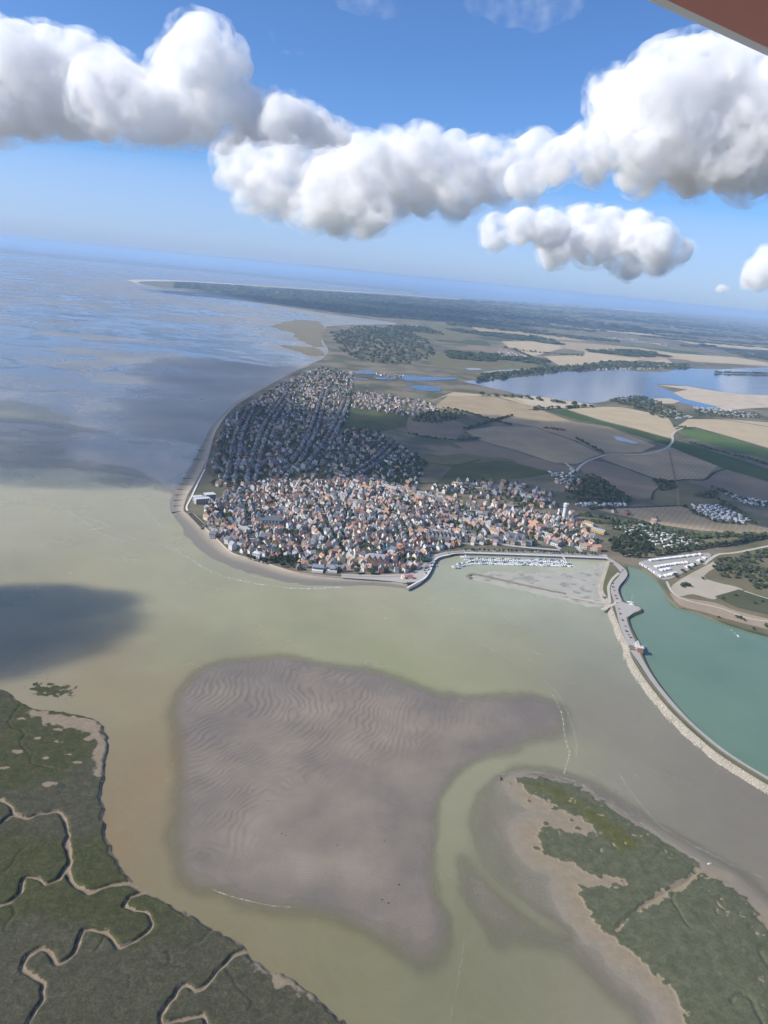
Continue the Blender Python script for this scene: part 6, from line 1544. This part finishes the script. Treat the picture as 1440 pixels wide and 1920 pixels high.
DC = [(1167,1069,'dark blue'),(1163,1073,'grey'),(1160,1078,'white'),(1157,1081,'silver'),(1148.5,1094,'dark blue'),(1149.5,1101,'dark blue'),(1151,1107,'silver'),(1154,1117,'black'),(1157,1123,'red'),(1160.5,1142,'silver'),(1163,1151,'black'),(1167,1163,'dark blue'),(1172,1174,'silver'),(1175,1184,'dark blue'),(1178,1190,'silver'),(1192,1203,'black'),(1183,1196,'grey'),(1189,1208,'white'),(1156,1130,'white')]
for k, (px, py, c) in enumerate(DC):
    near = ['beside the marina corner', 'on the upper bend of the dike road', 'by the boat yard', 'on the straight below the boat yard', 'just before the sluice house'][0 if py < 1085 else 1 if py < 1126 else 2 if py < 1146 else 3 if py < 1188 else 4]
    car(px, py, DZ + .27, rng.choice([1.2, 1.5, .3]) + rng.normal() * .2, c, '%s car parked %s' % (c, near))
for k in range(34):
    A = GP([(792,1072),(806,1048),(818,1048),(800,1080)], 3.6); u, v = rng.random(2)
    q = (A[0] * (1 - u) + A[1] * u) * (1 - v) + (A[3] * (1 - u) + A[2] * u) * v
    if OCC.near(q[0], q[1], .1) and False: continue
    OC = Grid(3) if k == 0 else OC
    if OC.near(q[0], q[1], 1.6): continue
    OC.add(q[0], q[1], 1.6); px = to_px([(q[0], q[1], 3.6)])[0]
    c = rng.choice(['white', 'silver', 'grey', 'dark blue', 'black', 'white'])
    car(px[0], px[1], 3.64, .9 + rng.choice([0, 1.57]) + rng.normal() * .05, c, '%s car in the car park at the root of the jetty' % c)
for k, p in enumerate(along([(872,1031.2),(1000,1034),(1128,1039.4)], 5.2, .3, 3.5)):
    if rng.random() < .25: continue
    px = to_px([(p[0], p[1], 3.6)])[0]; c = rng.choice(['white', 'silver', 'grey', 'dark blue', 'black', 'white', 'red'])
    car(px[0], px[1], 3.66, 1.2 + rng.normal() * .08, c, '%s car parked behind the promenade trees' % c)

# ------------------------------------------------------------------ marina
DECK = mat_var('pontoon_deck', (.40, .37, .32), .12, .8)
HULLW = mat_var('hull_white', (.80, .80, .78), .03, .5, .3, .4); HULLB = mat_var('hull_blue', (.05, .09, .20), .1, .5, .3, .4); HULLG = mat_var('hull_green', (.06, .20, .15), .1, .5, .3, .4)
ALU = mat_var('mast_aluminium', (.62, .62, .62), .05, 1, .4, .5)
def hull(L, B, h):
    st = [(-.5, .72, 0), (-.3, .95, -.02), (0, 1, 0), (.25, .8, .06), (.42, .4, .14), (.5, .02, .2)]
    V = []; F = []
    for (u, b, s) in st:
        V += [(u * L, -b * B / 2, h + s * h), (u * L * .96, -b * B * .32, -.25), (u * L * .96, b * B * .32, -.25), (u * L, b * B / 2, h + s * h)]
    for i in range(len(st) - 1):
        a = 4 * i
        F += [(a, a + 1, a + 5, a + 4), (a + 1, a + 2, a + 6, a + 5), (a + 2, a + 3, a + 7, a + 6), (a + 3, a, a + 4, a + 7)]
    F.append((0, 3, 2, 1))
    return MB().add(V, [f[::-1] for f in F])
HULLS = {'sail': hull(8.2, 2.7, .95).mesh('hull', [HULLW]), 'motor': hull(7.0, 2.6, .9).mesh('hull', [HULLW])}
def cab(kind):
    m = MB()
    if kind == 'sail':
        m.add([(-1.2, -.8, .95), (1.9, -.55, 1.0), (1.9, .55, 1.0), (-1.2, .8, .95), (-1.0, -.6, 1.45), (1.3, -.4, 1.35), (1.3, .4, 1.35), (-1.0, .6, 1.45)], [(0, 1, 5, 4), (1, 2, 6, 5), (2, 3, 7, 6), (3, 0, 4, 7), (4, 5, 6, 7)], 0)
    else:
        m.add([(-.8, -.95, .9), (1.6, -.8, .98), (1.6, .8, .98), (-.8, .95, .9), (-.7, -.8, 2.2), (.6, -.7, 2.2), (.6, .7, 2.2), (-.7, .8, 2.2)], [(0, 1, 5, 4), (1, 2, 6, 5), (2, 3, 7, 6), (3, 0, 4, 7), (4, 5, 6, 7)], [0, 1, 0, 1, 0])
    return m.mesh('cabin', [HULLW, PANE])
CABS = {k: cab(k) for k in ('sail', 'motor')}
MAST = MB().cyl(.4, 0, .9, 10.5, .09, .06, 6).mesh('mast', [ALU]); BOOM = MB().box(-2.8, .4, -.14, .14, 1.9, 2.2, 0, True).mesh('boom', [mat_var('sail_cover', (.10, .16, .28), .15)])
def boat(x, y, z, a, kind, label, group, hm=HULLW, s=1.0):
    e = tag(empty('boat', (x, y, z), a), label, 'boat', group); e.scale = (s, s, s)
    put('hull', HULLS[kind], e, hm); link('cabin', CABS[kind], e)
    if kind == 'sail':
        mm = link('mast', MAST, e); link('boom', BOOM, mm)
    return e
for k, (pts, lab) in enumerate((([(872,1050.5),(905,1048.5),(940,1049.5),(1000,1050.5),(1062,1053)], 'upper'), ([(852,1065),(866,1058.5),(891,1055.2),(938,1056),(997,1057.2),(1076,1060)], 'lower'))):
    L = smooth_line(GP(pts, .5), n=5)
    pt = tag(wall_line('pontoon', L, 2.2, -.3, .55, DECK), 'long floating pontoon of the %s line of moored boats' % lab, 'pontoon')
    s = np.concatenate([[0], np.cumsum(np.linalg.norm(np.diff(L, axis=0), axis=1))]); u = 3.0; n = 0
    while u < s[-1] - 2:
        p = np.array([np.interp(u, s, L[:, 0]), np.interp(u, s, L[:, 1])]); q = np.array([np.interp(u + 1, s, L[:, 0]), np.interp(u + 1, s, L[:, 1])])
        d = (q - p) / np.linalg.norm(q - p); nn = np.array([-d[1], d[0]])
        for sd in ((1, -1) if True else (1,)):
            if rng.random() < .08: continue
            c = p + nn * sd * 4.6; hm = [HULLW, HULLW, HULLW, HULLW, HULLB, HULLG][rng.integers(6)]; kind = rng.choice(['sail', 'motor', 'motor'])
            cn = 'white' if hm is HULLW else 'blue' if hm is HULLB else 'green'
            boat(c[0], c[1], 0.02, math.atan2(nn[1] * sd, nn[0] * sd) + .12 * rng.normal() - .85 * sd, kind, '%s %s on the %s side of the %s pontoon' % (cn, 'sailing boat' if kind == 'sail' else 'motor boat', 'far' if sd > 0 else 'near', lab), 'boats moored in the marina', hm, rng.uniform(.85, 1.15))
        u += rng.uniform(3.0, 3.9)
gw = wall_line('gangway', np.array([G(1055, 1042.5, 4.0), G(1058, 1047, 2), G(1062, 1053, .6)]), 1.6, .4, 1.2, ALU)
for v in gw.data.vertices:
    v.co.z += np.interp(v.co.y, sorted([G(1062, 1053, .6)[1], G(1055, 1042.5, 3.4)[1]]), [0, 2.7])
tag(gw, 'sloping metal gangway from the quay down to the pontoons', 'gangway')
for (px, py, a, kind, lab, hm, s) in ((872, 1046, .1, 'motor', 'long white passenger boat moored under the quay', HULLW, 2.1), (809, 1062, 1.1, 'motor', 'blue fishing boat alongside the jetty wall, nearer the quay', HULLB, 1.2), (803, 1076, 1.0, 'motor', 'green fishing boat alongside the jetty wall, nearer its tip', HULLG, 1.2), (818, 1062, .3, 'motor', 'dark workboat anchored just off the jetty', HULLB, .9),
        (1126, 1098, .6, 'motor', 'small white boat lying on the mud below the dike', HULLW, .9), (1068, 1124, .2, 'motor', 'little boat aground by the breakwater root', HULLW, .8), (1110, 1127, .3, 'motor', 'little pale dinghy on the sand near the slip', HULLW, .6), (1182, 1130, -.3, 'sail', 'white yacht laid up at the boat yard', HULLW, 1.2), (1184, 1134, -.3, 'motor', 'white motor boat laid up at the boat yard', HULLW, 1.1), (1187, 1143, -.5, 'motor', 'white launch on the shore below the boat yard', HULLW, 1.2), (1133, 1120, .4, 'motor', 'blue boat drawn up on the grass of the dike', HULLB, .9), (1330, 1620, .3, 'motor', 'white boat aground at the end of the sandy cut', HULLW, .5), (1147, 1056, .2, 'motor', 'dark boat drawn up at the corner of the harbour', HULLB, 1.0)):
    z = .02
    if py in (1130, 1134): z = DZ + .35
    if px in (1133, 1147): z = DZ + .1
    if px == 1126: z = .55
    q = G(px, py, z); boat(q[0], q[1], z, a, kind, lab, None, hm, s)
# speedboat with its wake on the lagoon
q = G(1384, 1193, 1); p2 = G(1368, 1178, 1); dd = q - p2; a = math.atan2(dd[1], dd[0])
boat(q[0], q[1], .92, a, 'motor', 'speedboat drawing a white wake across the lagoon', None, HULLW, .7)
n = 14; d = dd / np.linalg.norm(dd); nn = np.array([-d[1], d[0]]); V = []; F = []
for k in range(n):
    c = q - d * (2 + k * 1.7); w = .45 + .06 * k
    V += [(c[0] + nn[0] * w, c[1] + nn[1] * w, .97), (c[0] - nn[0] * w, c[1] - nn[1] * w, .97)]
    if k: F.append((2 * k - 2, 2 * k - 1, 2 * k + 1, 2 * k))
me = make_mesh('wake', V, F, [bpy.data.materials['foam']]); attr(me, 'fade', np.repeat(np.linspace(1.2, .5, n), 2)); tag(link('wake', me), kind='stuff')
# channel buoy-like dark stump at the head of the spit, seals or stones on the bank
t_ = tag(MB().box(-.5, .5, -2.6, 2.6, -.5, 1.3, 0, True).add([(-.5, -2.6, 1.3), (.5, -2.6, 1.3), (0, -2.2, 1.7), (0, 2.2, 1.6), (.5, 2.6, 1.3), (-.5, 2.6, 1.3)], [(0, 1, 2), (1, 4, 3, 2), (4, 5, 3), (5, 0, 2, 3)]).build('wreck_timber', [TIMBER], None, tuple(G(937, 1460)) + (.0,), .25), 'dark wreck timber at the tip of the sandy spit', 'wreck')
for k, (px, py) in enumerate([(503,1502),(632,1585),(720,1576),(528,1563),(535,1566),(748,1659),(716,1687),(728,1693),(472,1482)]):
    q = G(px, py, .3); rr = ROCKS[k % 6]
    tag(link('boulder', make_mesh('boulder', rr[0] * np.array([.9, .6, .4]), [tuple(f) for f in rr[1]], [mat_var('weedy_rock', (.06, .055, .045), .3, 1)]), None, (q[0], q[1], .32), k), 'small dark rock lying alone on the rippled sand bank', 'rock', 'rocks on the sand bank')
# ------------------------------------------------------------------ the aircraft's wing over the camera
def from_cam(px, py, depth):
    d = ray(px, py); return np.array([0, 0, EYE]) + d * (depth / 1440.0)
A = from_cam(1010, -150, 2.2); B = from_cam(1712, 196, 3.6)          # the leading edge runs out along this line
sp = B - A; span = np.linalg.norm(sp); sp = sp / span
up = np.array([0.10, 0.05, 1.0]); up -= sp * (up @ sp); up /= np.linalg.norm(up)
ch = np.cross(sp, up);  ch = ch if ch[0] > 0 else -ch
view = from_cam(1340, 20, 2.6) - np.array([0, 0, EYE])
prof = [(0.0, 0.03), (0.0, -.052), (0.010, -.072), (0.035, -.086), (0.100, -.092), (.6, -.080), (1.2, -.01), (1.22, .0), (.9, .05), (.5, .10), (.22, .11), (.10, .085), (.03, .06), (.008, .038)]
def wing_piece(name, i0, i1, mat, parent, s0=-.4, s1=1.8, off=0.0):
    P = prof[i0:i1 + 1]; V = []; F = []; n = len(P); m = 9
    for k in range(m):
        s = span * (s0 + (s1 - s0) * k / (m - 1))
        for (c, h) in P: V.append(A + sp * s + ch * c + up * (h + (off if h > 0 else -off)) - A)
    for k in range(m - 1):
        for i in range(n - 1): F.append((k * n + i, k * n + i + 1, (k + 1) * n + i + 1, (k + 1) * n + i))
    return link(name, make_mesh(name, V, F, [mat], smooth=True), parent)
wing = tag(empty('aircraft_wing', tuple(float(v) for v in A)), 'brick-red underside of an aircraft wing with a white leading edge, top corner', 'aircraft wing')
redp = mat_var('red_wing_paint', (.66, .22, .19), .12, 3.0, .35, .5); whp = mat_var('white_edge_paint', (.88, .88, .88), .04, 4.0, .3, .5)
wing_piece('underside', 4, 6, redp, wing); wing_piece('trailing_skin', 6, 8, redp, wing); wing_piece('topside', 8, 11, whp, wing)
prof2 = prof + [prof[0]]
prof = prof2; wing_piece('leading_edge', 11, 14, whp, wing); wing_piece('leading_edge', 0, 4, whp, wing)
# ------------------------------------------------------------------ the summer haze: one closed box of even, pale air round camera and country
tag(MB().box(-95000, 95000, -12000, 95000, -4, 452, 0, True).build('haze', [cloud_material('haze_air', 4.0e-5, colour=(0.50, 0.71, 1.0))]), kind='stuff')
